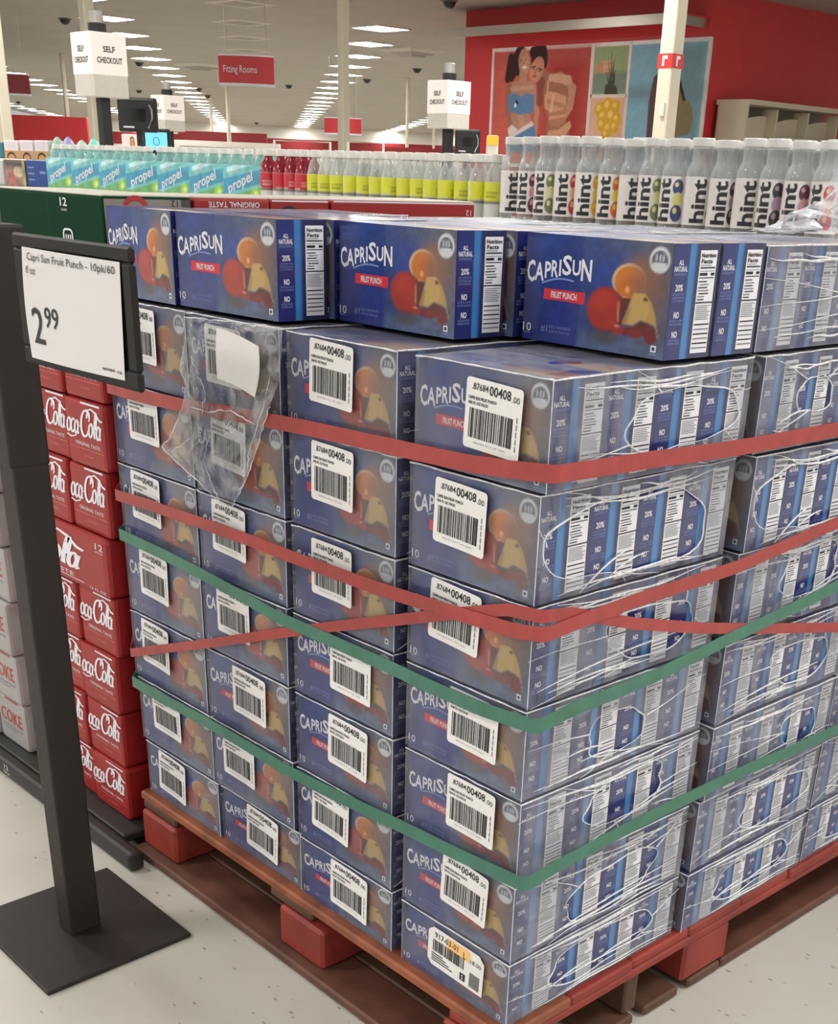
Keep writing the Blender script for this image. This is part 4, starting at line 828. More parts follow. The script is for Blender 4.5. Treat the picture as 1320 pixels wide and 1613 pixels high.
def sx(p, Y=YS - .005): q = onY(p[0], p[1], Y); return q[0] + .905, q[2]
a = sx((20, 364)); b_ = sx((208, 392)); c_ = sx((214, 613)); fx0, fx1, fz0, fz1 = a[0] - .008, (b_[0] + c_[0]) / 2, c_[1] - .004, (a[1] + b_[1]) / 2; yy = YS + .28
sf = MB(); bd = .024
for lo, hi in (((fx0, yy - .005, fz0), (fx1, yy + .005, fz0 + bd)), ((fx0, yy - .005, fz1 - bd * .8), (fx1, yy + .005, fz1)), ((fx0, yy - .005, fz0 + bd), (fx0 + .03, yy + .005, fz1 - bd * .8)), ((fx1 - .024, yy - .0048, fz0 + bd), (fx1, yy + .005, fz1 - bd * .8))): sf.rbox(lo, hi, STEEL2, .003, 1)
fo = put('sign_frame', sf, st)
mb = MB(); mb.box((fx0 + .01, yy - .001, fz0 + .01), (fx1 - .01, yy + .004, fz1 - .01), STEEL2); put('frame_back', mb, fo)
# the card, bowed at its left edge
cp = [sx(p, YS - .0085) for p in ((31, 388), (185, 413), (194, 600), (48, 563))]
def cardfr(u, v, l=0.0):
    uu, vv = u / .30, v / .19; x = (cp[3][0] * (1 - uu) + cp[2][0] * uu) * (1 - vv) + (cp[0][0] * (1 - uu) + cp[1][0] * uu) * vv; z = (cp[3][1] * (1 - uu) + cp[2][1] * uu) * (1 - vv) + (cp[0][1] * (1 - uu) + cp[1][1] * uu) * vv
    x -= .007 * math.sin(math.pi * vv) * (1 - uu); return np.array([x, yy - .0058 - .004 * math.sin(math.pi * min(max(uu, 0), 1)) - l, z])
mb = MB(); n = 12; vs_ = [cardfr(.30 * i / n, .19 * j / n) for j in range(n + 1) for i in range(n + 1)]
mb.add(vs_, [(j * (n + 1) + i, j * (n + 1) + i + 1, (j + 1) * (n + 1) + i + 1, (j + 1) * (n + 1) + i) for j in range(n) for i in range(n)], mat('sign_card', (216, 213, 213), .45))
BK = mat('sign_black', (20, 20, 22), .5)
text(mb, cardfr, 'Capri Sun Fruit Punch - 10pk/60', .154, .174, .0165, BK, w=.268, lift=.0012); text(mb, cardfr, 'fl oz', .031, .153, .0125, BK, w=.033, lift=.0012)
text(mb, cardfr, '2', .044, .060, .062, BK, w=.040, bold=.004, lift=.0012); text(mb, cardfr, '99', .094, .078, .036, BK, w=.046, bold=.004, lift=.0012)
text(mb, cardfr, '087684', .258, .013, .0042, BK, w=.034, bold=.03, lift=.0012); text(mb, cardfr, '12', .289, .012, .0042, BK, w=.012, bold=.03, lift=.0012)
put('price_card', mb, st)['label'] = 'white price card with black 2.99'

# ------------------------------------------------------------------ stacked soda cartons on a black base
RC = mat('cola_red_card', (148, 28, 28), .42, noise=.05, nscale=10); SC_ = mat('silver_card', (158, 154, 152), .38, noise=.05); GC = mat('green_card', (5, 50, 28), .7, spec=.12, noise=.1, nscale=8); INK = WHITEINK; RINK = mat('dull_red_ink', (172, 44, 48), .4); GLARE = mat('card_top_glare', (206, 198, 186), .5)
def arc(cx, cy, rx, ry, a0, a1, n=14): return [(cx + rx * math.cos(math.radians(a0 + (a1 - a0) * i / n)), cy + ry * math.sin(math.radians(a0 + (a1 - a0) * i / n))) for i in range(n + 1)]
def script(mb, fr, ox, oy, s, M, part='all', w=.075, lift=.0008, up=False):
    """flowing pen script, upper C with a long swash"""
    f = (lambda u, v, l=0.0: fr(ox - s * v, oy + s * u, l)) if up else (lambda u, v, l=0.0: fr(ox + s * u, oy + s * v, l))
    S = lambda pts, ww=w: stroke(mb, f, pts, ww, M, lift, slant=.28, thin=.42)
    x = 0
    def Cc(x, sw):
        S(arc(x + .22, .30, .20, .30, 35, 330, 22), w * 1.15); S(arc(x + .34, .46, .07, .11, 200, -60, 10), w * .8)
        if sw: S([(x + .26, .60), (x + .45, .66), (x + .66, .60), (x + .86, .46), (x + 1.0, .44)], w * .8)
        else: S([(x + .10, .02), (x + .30, -.10), (x + .55, -.10), (x + .78, -.03), (x + .98, -.06)], w * .8)
    def o(x): S(arc(x + .10, .17, .085, .155, 80, 440, 18))
    def c(x): S(arc(x + .11, .17, .085, .155, 50, 320, 14))
    def a(x): S(arc(x + .10, .16, .08, .15, 60, 420, 16)); S([(x + .185, .30), (x + .18, .1), (x + .20, .02), (x + .25, .05)])
    def l(x): S(arc(x + .09, .40, .035, .2, -60, 160, 10)); S([(x + .055, .46), (x + .05, .2), (x + .07, .03), (x + .12, .03)])
    if part == 'all': Cc(0, False); o(.36); c(.55); a(.73); S([(.99, .20), (1.08, .21)], w * .8); x = 1.06
    elif part == 'oca': o(-.06); c(.13); a(.31); S([(-.02, -.06), (.2, -.10), (.45, -.03)], w * .7); S([(.56, .20), (.64, .21)], w * .8); x = .62
    Cc(x, True); o(x + .38); l(x + .60); a(x + .74)
SW, SH, SD = .155, .128, .40
def soda_front(kind):
    mb = MB(); fr = plane((-SW, 0, 0), (1, 0, 0), (0, 0, 1))
    if kind == 'red':
        script(mb, fr, .006, .060, .084, INK, 'oca', .085); text(mb, fr, 'ORIGINAL TASTE', .084, .044, .0068, INK, w=.10, lift=.0008); text(mb, fr, '12 FL OZ CANS', .085, .022, .0045, mat('pale_red_ink', (214, 120, 116), .4), w=.035, lift=.0008)
        rect(mb, fr, .07, .121, .145, .1245, INK, .0008); rect(mb, fr, .012, .034, .148, .0348, mat('pale_red_ink'), .0007)
    elif kind == 'big':
        script(mb, fr, -.020, .036, .112, INK, 'cola', .09); text(mb, fr, '12', .14, .108, .0135, INK, w=.016, lift=.0008); text(mb, fr, 'PACK', .14, .096, .004, INK, w=.016, lift=.0008); text(mb, fr, 'TASTE', .05, .021, .0085, INK, w=.055, lift=.0008); text(mb, fr, '12 FL OZ', .13, .010, .005, INK, w=.034, lift=.0008)
        rect(mb, fr, .0, .012, .1, .0135, INK, .0008)
    elif kind == 'silver':
        text(mb, fr, 'COKE', .075, .075, .036, RINK, w=.115, bold=.01, lift=.0008); rect(mb, fr, .02, .045, .135, .048, GREY, .0008); rect(mb, fr, .02, .037, .1, .039, GREY, .0008); rect(mb, fr, .05, .120, .12, .1245, RINK, .0008)
    elif kind == 'side':
        script(mb, fr, .036, .004, .058, INK, 'oca', .11, up=True)
    elif kind == 'green':
        text(mb, fr, '12', .052, .115, .0145, INK, w=.019, bold=.02, lift=.0008); text(mb, fr, 'CANS', .052, .1015, .004, INK, w=.016, lift=.0008)
        stroke(mb, fr, [(.057 + .0125 * abs(math.cos(t)) ** .5 * (1 if math.cos(t) > 0 else -1), .052 + .017 * abs(math.sin(t)) ** .5 * (1 if math.sin(t) > 0 else -1)) for t in [i / 24 * 6.283 for i in range(25)]], .0035, INK, .0008, thin=1)
        for k in range(3): rect(mb, fr, .050 + k * .006, .044, .053 + k * .006, .060, INK, .0008)
    elif kind == 'back':
        mb2 = MB(); return None
    return mb.mesh('printed_front')
def soda_body(M): 
    mb = MB(); mb.rbox((-SW, 0, 0), (-.0006, SD, SH - .0008), M, .009, 2); return mb.mesh('carton_body')
SB = {'red': soda_body(RC), 'silver': soda_body(SC_), 'green': soda_body(GC)}; SFR = {k: soda_front(k) for k in ('red', 'big', 'silver', 'side', 'green')}
GLARE_ME = MB().rbox((-SW + .006, -.0012, SH - .004), (-.007, SD, SH + .0006), GLARE, .001, 1).mesh('glare_sheet')  # pale sheet laid on as the glare on a carton's top
def soda(x, y, z, w, h, kind, print_, label, group, d=SD, glare=False):
    t = thing('soda_carton', label, 'carton', (x, y, z), 0, group, (w / SW, d / SD, h / SH)); put('carton_body', SB[kind], t)
    if print_: put('printed_front', SFR[print_], t)
    if glare: put('top_glare', GLARE_ME, t)
    return t
YC = -.022
ys = [1300, 1215, 1130, 1040, 945, 855, 745, 640]; xs = [207, 195, 187, 182, 178, 170, 165, 165]
zc = [onY(x, y, YC)[2] for x, y in zip(xs, ys)]; zc[0] = max(zc[0], .047); xc = [onY(x, y, YC)[0] for x, y in zip(xs, ys)]
hC = (zc[-1] - zc[0]) / 7
zc = [zc[0] + hC * i * .5 + .5 * (z - zc[0]) for i, z in enumerate(zc)]
while zc[-1] < 1.07: zc.append(zc[-1] + hC); xc.append(xc[-1])
for i in range(len(zc) - 1):
    z, h = zc[i], zc[i + 1] - zc[i] - .001; xr = min((xc[i] + xc[i + 1]) / 2, -1.101); n_ = ORD[i + 1]
    if i == 4:
        soda(xr + .002, YC - .006, z, .30, h, 'red', 'big', f'wide red cola carton turned sideways, {n_} layer up, right of the sign post', 'red cola cartons')
    else:
        soda(xr, YC + .004 * (i % 2), z, .150, h, 'red', 'red', f'red cola carton with white script, right column beside the juice stack, {n_} layer up', 'red cola cartons')
        soda(xr - .154, YC + .006 * ((i + 1) % 2), z, .150, h, 'red', 'red', f'red cola carton partly behind the sign post, second column from right, {n_} layer up', 'red cola cartons')
    if i < 8:
        soda(xr - .309, YC + .01, z, xr - .309 + 1.599, h, 'red', 'side', f'red cola carton showing left of the sign post, {n_} layer up', 'red cola cartons')
        soda(-1.607 + .004 * (i % 2), YC - .012 - .006 * (i % 3), z, .15, h, 'silver', 'silver', f'silver cola carton left of the sign post, {n_} layer up', 'silver cola cartons')
        soda(-1.762, YC - .018, z, .15, h, 'silver', 'silver', f'silver cola carton at the left edge of the photo, {n_} layer up', 'silver cola cartons')
# cartons on top: the front one green with a grey right side, red ones behind it along the stack's right side
XG = -1.12; GZ = 1.298; gl = onY(70, 303, .023)[0]; gw = XG - gl; gz0 = GZ - .134; zz = zc[-1] + .0005
CREAMC = mat('cream_glare_and_tape', (206, 200, 186), .45); FS_ = mat('grey_flap', (138, 130, 122), .5, noise=.06)  # cream paints the glare on the carton tops; the packing tape shares it
def topbox(x1_, y0, y1_, w, label, M, front, side):
    t = thing('soda_carton', label, 'carton', (x1_, y0, gz0), 0, 'soda cartons on top of the cola stack')
    mb = MB(); mb.rbox((-w, 0, 0), (0, y1_ - y0 - .002, GZ - gz0 - .001), M, .006, 2); put('carton_body', mb, t)
    mb = MB(); mb.rbox((-w + .004, .002, GZ - gz0 - .002), (-.004, y1_ - y0 - .005, GZ - gz0 + .001), CREAMC, .0005, 1); put('top_glare', mb, t)
    if front: put('printed_front', SFR['green'], t, (0, 0, .003), (0, 0, 0), (w / SW, 1, 1))
    if side: mb = MB(); side(mb, plane((0, 0, 0), (0, 1, 0), (0, 0, 1)), y1_ - y0 - .002); put('printed_side', mb, t)
    return t
def s_gray(mb, fr, w):
    rect(mb, fr, .004, .006, w - .004, .128, FS_, .0004); stroke(mb, fr, [(.36 * w + .022 * math.cos(t), .112 + .018 * math.sin(t)) for t in [i / 14 * 6.29 for i in range(15)]], .009, RINK, .001, thin=1)
    text(mb, fr, '12', .80 * w, .1215, .011, BLACK, w=.014, rot=math.pi, lift=.001); text(mb, fr, 'CANS', .80 * w, .106, .005, BLACK, w=.018, rot=math.pi, lift=.001)
    for k in range(7): rect(mb, fr, .88 * w + k * .003, .102, .88 * w + k * .003 + .0016, .130, BLACK, .001)
def s_red(mb, fr, w): text(mb, fr, 'ORIGINAL TASTE', .52 * w, .1215, .0095, WHITEINK, w=.115, rot=math.pi, bold=.01)
def s_red2(mb, fr, w): rect(mb, fr, .004, .128, w - .004, .1305, WHITEINK); stroke(mb, fr, [(.3 * w + .02 * math.cos(t), .105 + .014 * math.sin(t)) for t in [i / 10 * 6.29 for i in range(11)]], .005, BLACK, thin=1)
def s_red3(mb, fr, w): rect(mb, fr, .004, .129, w - .004, .1315, WHITEINK); text(mb, fr, '12', .95 * w, .112, .011, WHITEINK, w=.016, rot=math.pi)
topbox(XG, .023, .209, gw, 'dark green soda carton marked 12 with a grey side, on top of the cola stack', GC, True, s_gray)
topbox(gl - .004, .030, .209, gw, 'dark green soda carton at the left edge on top of the cola stack', GC, False, None)
topbox(XG + .002, .211, .384, gw, 'red soda carton with inverted white lettering behind the green carton marked 12', RC, False, s_red)
topbox(XG - .002, .386, .533, gw, 'red soda carton in the middle of the row behind the green one', RC, False, s_red2)
topbox(XG + .001, .535, .940, gw, 'long red soda carton at the far end of the row behind the green one', RC, False, s_red3)
if gz0 - zz > .004:
    soda(XG, .012, zz, gw, gz0 - zz - .001, 'green', None, 'dark green soda carton behind the price sign, under the one marked 12', 'green soda cartons', .33)
    soda(gl - .005, -.02, zz, gw, gz0 - zz - .001, 'green', None, 'dark green soda carton at the left edge, under another green one', 'green soda cartons', .36, True)
core = thing('corrugated_box', 'large plain brown corrugated box supporting the rear of the cola stack', 'box', (-1.14, .475, 0)); CBM = mat('corrugated_card', (156, 122, 86), .7, noise=.06)
mb = MB(); mb.rbox((-.7, 0, .0), (0, .5, gz0 - .004), CBM, .004, 1); put('box_body', mb, core); mb = MB(); mb.rbox((-.38, .0, gz0 - .004), (-.32, .5, gz0 - .0025), CREAMC, .0005, 1); put('packing_tape', mb, core)
BP = mat('black_plastic', (34, 32, 31), .5, noise=.1)
base = thing('black_pallet', 'black plastic pallet under the cola stack', 'pallet', (-1.1, YC, 0)); zb0 = zc[0] - .0006
mb = MB(); mb.rbox((-1.3, -.0415, .028), (-.0, .48, zb0), BP, .003, 1); put('deck', mb, base)
mb = MB(); mb.rbox((-1.3, -.076, .003), (.085, -.042, zb0 - .002), BP, .010, 2); put('front_skirt', mb, base)
for x in (-1.2, -.75, -.3, -.03):
    for y in (.0, .4): mb = MB(); mb.rbox((x - .05, y, 0), (x + .02, y + .07, .0285), BP, .005, 1); put('foot', mb, base)
mb = MB(); fr = plane((-.40, -.0765, 0), (1, 0, 0), (0, 0, 1)); text(mb, fr, 'REFRESH', -.09, .047, .008, WHITEINK, w=.05, lift=.0008) if False else None
text(mb, fr, '12', -.10, .033, .013, WHITEINK, w=.022, lift=.0008); text(mb, fr, 'PACK', -.10, .018, .007, WHITEINK, w=.035, lift=.0008); put('white_print', mb, base)

# ------------------------------------------------------------------ drinks display behind the stack
ZS = 1.235; YB = 1.55
GRY = mat('shelf_grey', (150, 146, 138), .5, noise=.04)
fx = thing('shelf_unit', 'grey shelf unit behind the juice stack carrying rows of bottles', 'shelf', (0, 0, 0))
mb = MB(); mb.rbox((-5.3, 1.47, ZS - .03), (.35, 2.05, ZS), GRY, .004, 1); put('shelf_top', mb, fx)
for i, x in enumerate((-5.28, -4.2, -3.2, -2.0, -.85, .30)): mb = MB(); mb.rbox((x, 1.49, 0), (x + .05, 2.03, ZS - .03), GRY, .004, 1); put('upright', mb, fx)
mb = MB(); mb.box((-5.23, 2.0, .1), (.30, 2.03, ZS - .03), WHITEP); put('back_panel', mb, fx)
for z in (.12, .5, .88): mb = MB(); mb.rbox((-5.23, 1.5, z), (.30, 2.0, z + .025), GRY, .003, 1); put('lower_shelf', mb, fx)
def clear_mat(name, tint, fac, rough=.06, body=(.7, .72, .72)):
    M = bpy.data.materials.new(name); M.use_nodes = True; nt = M.node_tree; N = nt.nodes; P = N['Principled BSDF']; P.inputs['Base Color'].default_value = tuple(body) + (1,); P.inputs['Roughness'].default_value = rough
    T = N.new('ShaderNodeBsdfTransparent'); T.inputs[0].default_value = tuple(tint) + (1,); lw = N.new('ShaderNodeLayerWeight'); lw.inputs[0].default_value = .35
    am = N.new('ShaderNodeMath'); am.operation = 'MULTIPLY_ADD'; am.inputs[1].default_value = .6; am.inputs[2].default_value = fac; am.use_clamp = True; nt.links.new(lw.outputs['Facing'], am.inputs[0])
    X = N.new('ShaderNodeMixShader'); nt.links.new(am.outputs[0], X.inputs[0]); nt.links.new(T.outputs[0], X.inputs[1]); nt.links.new(P.outputs[0], X.inputs[2]); nt.links.new(X.outputs[0], N['Material Output'].inputs[0]); return M
CLEAR = clear_mat('clear_bottle', (.92, .94, .94), .22); REDD = clear_mat('red_drink', (.5, .06, .08), .75, .15, (.30, .02, .04)); TEAL = clear_mat('teal_bottle', (.7, .92, .9), .3, .1, (.45, .68, .66))
CAPW = mat('white_cap', (226, 224, 218), .45); CAPT = clear_mat('cloudy_cap', (.95, .95, .94), .7, .3, (.82, .81, .78))
HR_ = .034
ME_HB = MB().lathe([(.030, 0), (HR_, .006), (HR_, .136), (.0335, .144), (.029, .156), (.0245, .164), (.024, .168), (.024, .190), (.0255, .192), (.0255, .197)], CLEAR, 20).mesh('bottle_body', True)
ME_HC = MB().lathe([(.0262, .1965), (.0268, .198), (.0268, .212), (.0252, .215)], CAPT, 20).mesh('cap')
def cyl_frame(r, a0=-math.pi / 2): return lambda u, v, l=0.0: np.array([(r + l) * math.cos(a0 + u / r), (r + l) * math.sin(a0 + u / r), v])
FRUIT = [('red strawberry', (206, 52, 48), (236, 190, 160)), ('dark cherry', (96, 30, 48), (206, 150, 160)), ('yellow pineapple', (232, 176, 40), (246, 214, 90)), ('blackberry', (44, 36, 46), (170, 140, 160)), ('orange citrus', (226, 104, 40), (244, 206, 70)), ('lemon and blueberry', (58, 66, 122), (226, 222, 130)), ('pear', (120, 132, 90), (230, 226, 170))]
def hint_label(kind):
    nm, c1, c2 = FRUIT[kind]; mb = MB(); r = HR_ + .0006; f = cyl_frame(r); L = 2 * math.pi * r; h0, h1 = .026, .132; A = Art(L, h1 - h0, 170, 84, (232, 228, 224)); c = L / 2; A.glyphs('hint', c - .006, (h1 - h0) / 2, .036, .096, (24, 24, 28), math.pi / 2, .035)
    A.ell(c + .030, .082, .0135, .018, c1); A.ell(c + .031, .054, .013, .017, c2); A.ell(c + .030, .024, .0145, .019, c1); A.ell(c + .026, .088, .005, .005, c2); A.ell(c + .026, .03, .005, .007, c2)
    for k in range(6): A.rect(c + .05, .015 + k * .014, c + .075, .021 + k * .014, (150, 148, 146))
    A.to(mb, lambda u, v, l=0.0: f(u - c, v + h0, l)); return mb.mesh('wrap_label')
ME_HL = [hint_label(k) for k in range(7)]
xh0 = onY(806, 300, YB)[0]; xh1 = onY(1330, 300, YB)[0]; nH = int((xh1 - xh0) / .0715) + 1; seqk = [1, 1, 6, 0, 2, 4, 2, 6, 5, 5, 3, 4, 3, 1, 0, 6]
az_view = lambda x, y: math.atan2(CAM[1] - y, CAM[0] - x)
def hint(x, y, k, label, grp):
    t = thing('water_bottle', label, 'bottle', (x, y, ZS), az_view(x, y) + math.pi / 2 + random.uniform(-.6, .25), grp, (1, 1, random.uniform(.985, 1.015))); put('bottle_body', ME_HB, t); put('wrap_label', ME_HL[k], t); put('cap', ME_HC, t)
for i in range(nH):
    k = seqk[i % len(seqk)]; hint(xh0 + .0715 * i + random.uniform(-.0008, .0008), YB + random.uniform(-.012, .004), k, f'clear water bottle with {FRUIT[k][0]} label, {ORD[i + 1]} from left in the front row', 'flavoured water bottles')
for i in range(nH - 1):
    k = seqk[(i + 5) % len(seqk)]; hint(xh0 + .036 + .0715 * i, YB + .072, k, f'clear water bottle with {FRUIT[k][0]} label, {ORD[i + 1]} from left in the second row', 'flavoured water bottles')
for i in range(nH - 1):
    k = seqk[(i + 2) % len(seqk)]; hint(xh0 + .01 + .0715 * i, YB + .146, k, f'clear water bottle with {FRUIT[k][0]} label, {ORD[i + 1]} from left in the third row', 'flavoured water bottles')
# yellow-labelled and red bottles
ME_YB = MB().lathe([(.026, 0), (.030, .006), (.030, .095), (.029, .105), (.022, .130), (.014, .142), (.014, .152)], CLEAR, 18).mesh('bottle_body', True)
ME_RB = MB().lathe([(.026, 0), (.030, .006), (.030, .095), (.029, .105), (.022, .130), (.014, .142), (.014, .152)], REDD, 18).mesh('bottle_body', True)
ME_YC = MB().lathe([(.0165, .150), (.0172, .152), (.0172, .169), (.015, .171)], CAPW, 16).mesh('cap')
def band_label(c, c2, dark):
    mb = MB(); r = .0306; f = cyl_frame(r); L = 2 * math.pi * r; A = Art(L, .095, 40, 26, (214, 214, 208)); A.rect(-1, .045, 9, .096, c); A.rect(L * .30, .003, L * .42, .05, (196, 198, 192)); A.rect(-1, .040, 9, .046, (70, 74, 64)); A.rect(L * .45, .056, L * .62, .06, dark); A.rect(L * .45, .066, L * .66, .069, dark); A.rect(L * .05, .045, L * .2, .096, c2); A.rect(L * .7, .002, L * .78, .045, (60, 62, 60))
    A.to(mb, lambda u, v, l=0.0: f(u - L / 2, v + .006, l)); return mb.mesh('wrap_label')
ME_YL = band_label((216, 218, 40), (230, 232, 190), (120, 124, 30)); ME_RL = band_label((198, 30, 44), (150, 20, 36), (230, 170, 170))
def vb(x, y, mb_, ml, label, grp):
    t = thing('drink_bottle', label, 'bottle', (x, y, ZS), az_view(x, y) + math.pi / 2 + random.uniform(-1.0, 1.0), grp); put('bottle_body', mb_, t); put('wrap_label', ml, t); put('cap', ME_YC, t)
xa, xb2 = onY(497, 290, YB)[0], onY(783, 290, YB)[0]; nY = int((xb2 - xa) / .064)
for i in range(nY + 1): vb(xa + .064 * i, YB + random.uniform(-.004, .004), ME_YB, ME_YL, f'clear bottle with yellow label, {ORD[i + 1]} from left in the front row', 'yellow-labelled bottles')
for i in range(nY): vb(xa + .032 + .064 * i, YB + .062, ME_YB, ME_YL, f'clear bottle with yellow label, {ORD[i + 1]} from left in the row behind', 'yellow-labelled bottles')
xr0 = onY(415, 290, YB)[0]; nR = max(2, int((xa - .064 - xr0) / .064) + 1)
for i in range(nR): vb(xa - .064 * (i + 1), YB + random.uniform(-.004, .004), ME_RB, ME_RL, f'red drink bottle with red label, {ORD[i + 1]} from right of the red ones', 'red drink bottles')
for i in range(nR - 1): vb(xa - .032 - .064 * (i + 1), YB + .062, ME_RB, ME_RL, f'red drink bottle in the row behind, {ORD[i + 1]} from right of the red ones', 'red drink bottles')
# shrink packs of bottles in teal printed film
def teal_print():
    w, h = .19, .115; mb = MB(); fr = plane((-w / 2, -.066, .004), (1, 0, 0), (0, 0, 1)); A = Art(w, h, 60, 36, (120, 196, 196)); A.poly([(0, 0), (w, 0), (w, .05), (0, .012)], (110, 176, 104)); A.poly([(0, .02), (w, .062), (w, .105), (0, .07)], (70, 156, 190)); A.poly([(.02, .09), (w * .7, .115), (w * .3, .115), (.02, .105)], (196, 232, 236)); A.ell(w * .82, .028, .022, .018, (160, 206, 80), .5); A.ell(w * .84, .026, .012, .009, (214, 232, 150), .5); A.noise(.2, .02, 4)
    A.to(mb, fr); text(mb, fr, 'propel', w * .45, .058, .044, WHITEINK, w=.14, bold=.02, shear=.25, rot=.36, lift=.0012); text(mb, fr, 'FLAVORED', w * .28, .092, .010, WHITEINK, w=.05, rot=.24, lift=.0012); return mb.mesh('film_print')
TPR = teal_print(); ME_TS = MB().rbox((-.097, -.0655, .002), (.097, .0655, .122), TEAL, .02, 3).mesh('film_sleeve')
ME_TB = MB().lathe([(.028, .0), (.030, .01), (.030, .11), (.025, .128), (.014, .142), (.014, .15)], TEAL, 14).mesh('bottle', True); ME_TC = MB().lathe([(.0165, .149), (.017, .151), (.017, .165), (.015, .167)], CAPW, 12).mesh('cap')
xt0, xt1 = onY(98, 270, YB)[0], onY(384, 270, YB)[0]; nT = int(round((xt1 - xt0) / .215)) + 1
for i in range(nT):
    x = xt0 + (xt1 - xt0) * i / (nT - 1); t = thing('bottle_pack', f'teal and green shrink pack of six bottles, {ORD[i + 1]} from left', 'drink pack', (x, YB + .05, ZS), random.uniform(-.12, .12) + .15, 'teal bottle packs')
    sl = put('film_sleeve', ME_TS, t); put('film_print', TPR, sl)
    for a in (-1, 0, 1):
        for b2 in (-.5, .5): bo = put('bottle', ME_TB, t, (a * .062, b2 * .062, .003)); put('cap', ME_TC, bo)
# left end of the shelf: printed boxes
def boxed(x0, x1_, y0, y1_, Y, z, nm, label, M, deco=None, d=.12):
    a, b2 = onY(x0, y1_, Y)[0], onY(x1_, y1_, Y)[0]; h = onY((x0 + x1_) / 2, y0, Y)[2] - z; t = thing(nm, label, 'box', ((a + b2) / 2, Y, z)); w = b2 - a
    mb = MB(); mb.rbox((-w / 2, 0, 0), (w / 2, d, h), M, .004, 1); put('box_body', mb, t)
    if deco: mb = MB(); deco(mb, plane((-w / 2, 0, 0), (1, 0, 0), (0, 0, 1)), w, h); put('front_print', mb, t)
def d_blue(mb, fr, w, h):
    for k in range(3): rect(mb, fr, .08 * w, (.25 + .22 * k) * h, .35 * w, (.31 + .22 * k) * h, PALEINK)
    rect(mb, fr, .6 * w, .5 * h, .85 * w, .6 * h, PALEINK)
def d_photo(mb, fr, w, h):
    A = Art(w, h, 40, 24, (150, 116, 96)); A.rect(0, h * .7, w, h, (40, 34, 32), 1, .03); A.ell(.35 * w, .3 * h, .3 * w, .28 * h, (176, 92, 84)); A.ell(.7 * w, .55 * h, .25 * w, .2 * h, (196, 176, 140)); A.rect(.88 * w, 0, w, h, (160, 156, 96)); A.noise(.5, .02, 2); A.to(mb, fr)
boxed(44, 79, 252, 292, YB, ZS, 'blue_box', 'deep blue printed box on the shelf left of the teal packs', mat('deep_blue_card', (20, 60, 132), .4), d_blue)
boxed(10, 42, 252, 292, YB, ZS, 'photo_box', 'box with a brown food picture left of the deep blue box', mat('brown_card', (120, 92, 76), .5), d_photo)
boxed(-18, 8, 252, 292, YB, ZS, 'pale_box', 'pale grey box at the left end of the shelf', mat('pale_card', (190, 190, 188), .5))
ZR = onY(40, 251, YB + .3)[2]; rx0, rx1 = onY(-20, 251, YB + .3)[0], onY(170, 251, YB + .3)[0]
ri = thing('shelf_riser', 'white raised ledge at the left end of the drinks shelf', 'shelf', ((rx0 + rx1) / 2, YB + .3, ZS)); mb = MB(); mb.rbox(((rx0 - rx1) / 2, 0, ZR - ZS - .012), ((rx1 - rx0) / 2, .4, ZR - ZS), WHITEP, .003, 1); put('ledge_top', mb, ri)
for s in (-.48, -.1, .3, .48): mb = MB(); mb.box((s * (rx1 - rx0) - .01, .02, 0), (s * (rx1 - rx0) + .01, .38, ZR - ZS - .012), WHITEP); put('support', mb, ri)
def d_ring(mb, fr, w, h):
    rect(mb, fr, 0, .0, w, .45 * h, mat('tan_card', (190, 142, 84), .5)); stroke(mb, fr, [(w / 2 + .3 * w * math.cos(t), .02 * h + .3 * h * math.sin(t)) for t in [i / 12 * math.pi for i in range(13)]], .12 * h, BLACK, thin=1); rect(mb, fr, .15 * w, .55 * h, .85 * w, .95 * h, mat('lilac_card', (214, 206, 214), .5))
for i, (x0, x1_) in enumerate(((8, 30), (33, 53), (56, 77))): boxed(x0, x1_, 221, 249, YB + .32, ZR, 'snack_box', f'white-topped tan snack box, {ORD[i + 1]} from left on the raised ledge', mat('white_card', (224, 214, 214), .5), d_ring)
boxed(-16, 6, 224, 249, YB + .32, ZR, 'teal_box', 'teal box at the left end of the raised ledge', mat('teal_card', (40, 110, 130), .5))
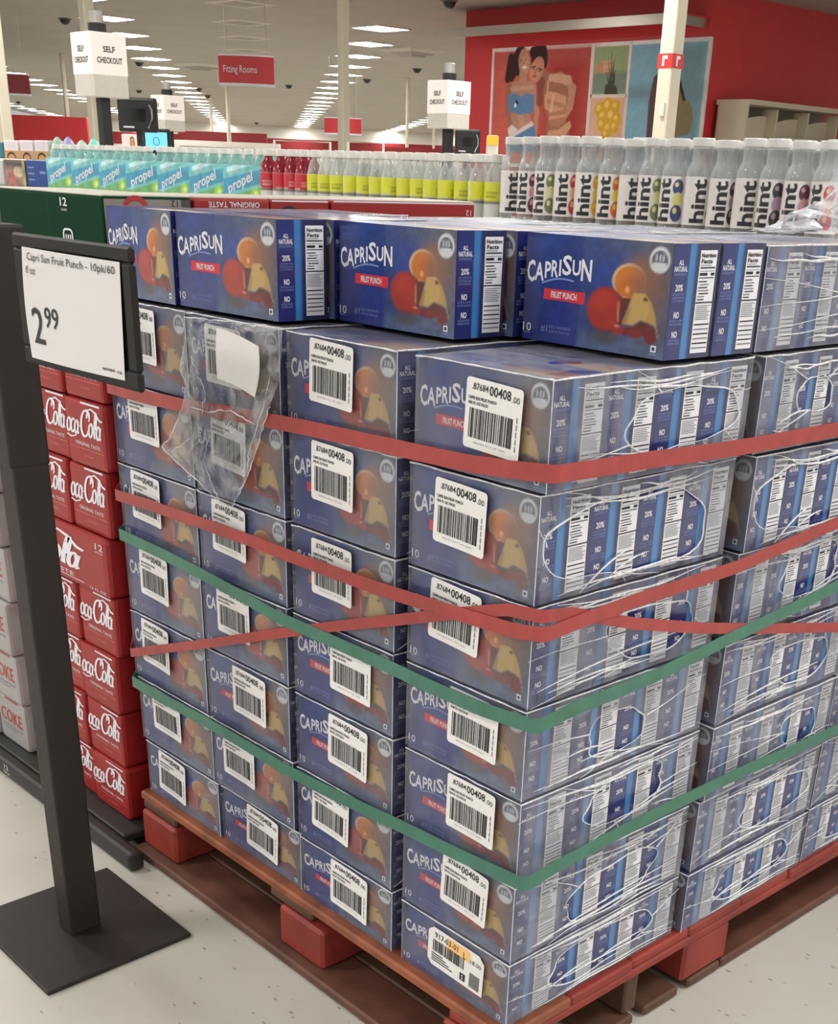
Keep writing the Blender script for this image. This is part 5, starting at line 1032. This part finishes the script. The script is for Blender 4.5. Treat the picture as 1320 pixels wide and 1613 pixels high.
def pouch(x, y0, y1_, wpx, col, label):
    p = onY(x, y1_, YB + .36); h = onY(x, y0, YB + .36)[2] - ZR; w = wpx / FPX * 5.2; t = thing('snack_pouch', label, 'pouch', (p[0], YB + .36, ZR)); M = mat('pouch_%d_%d' % (col[0], col[2]), col, .35, noise=.1, nscale=30)
    mb = MB(); vs_ = []; fs = []; n = 12; prof = [(.55, .0), (.95, .08), (1, .4), (.9, .7), (.6, .92), (.25, 1.0)]
    for k, z in prof:
        for i in range(n): a = 2 * math.pi * i / n; vs_.append((w / 2 * k * math.cos(a), .05 * k * math.sin(a) * (1 - .5 * z), h * z))
    for j in range(len(prof) - 1):
        for i in range(n): q = (i + 1) % n; fs.append((j * n + i, j * n + q, (j + 1) * n + q, (j + 1) * n + i))
    fs += [tuple(range(n - 1, -1, -1)), tuple((len(prof) - 1) * n + i for i in range(n))]; mb.add(vs_, fs, M); put('bag', mb.mesh('bag', True), t); mb = MB(); mb.box((-w * .16, -.004, h * .97), (w * .16, .004, h * 1.04), M); put('crimped_top', mb, t)
pouch(93, 217, 249, 24, (150, 190, 176), 'pale green rounded pouch beside the snack boxes'); pouch(110, 217, 249, 22, (160, 156, 206), 'lilac rounded pouch between two pale green ones'); pouch(131, 222, 249, 22, (176, 214, 200), 'mint rounded pouch right of the lilac one'); pouch(150, 219, 249, 20, (140, 216, 200), 'bright mint rounded pouch at the right end of the ledge')

# crumpled film standing up at the back right of the stack
def crumple():
    mb = MB(); r = np.random.default_rng(11); P0 = onX(1236, 395, -.02); nu, nv = 12, 10; vs_ = []; fs = []
    for j in range(nv + 1):
        for i in range(nu + 1):
            u, v = i / nu, j / nv; hgt = .17 * math.exp(-((u - .72) / .16) ** 2) + .04 * math.exp(-((u - .35) / .2) ** 2)
            vs_.append((-.13 + .06 * (v - .5) + .012 * r.normal(), .60 + .34 * u + .008 * r.normal(), 1.288 + hgt * (1 - abs(2 * v - 1)) ** .8 + .004 * r.random()))
    n = nu + 1
    for j in range(nv):
        for i in range(nu): fs.append((j * n + i, j * n + i + 1, (j + 1) * n + i + 1, (j + 1) * n + i))
    mb.add(vs_, fs, FILMHZ)
    for k in range(3): mb.tube([(-.13 + .01 * k, .84 + .012 * math.sin(4 * t + k), 1.29 + .165 * t) for t in np.linspace(0, 1, 7)], .0014, FOLD_GLINT, 5)
    return mb
tag(put('crumpled_film', crumple()), 'crumpled clear film standing up on top of the wrapped cases at right', 'plastic film')
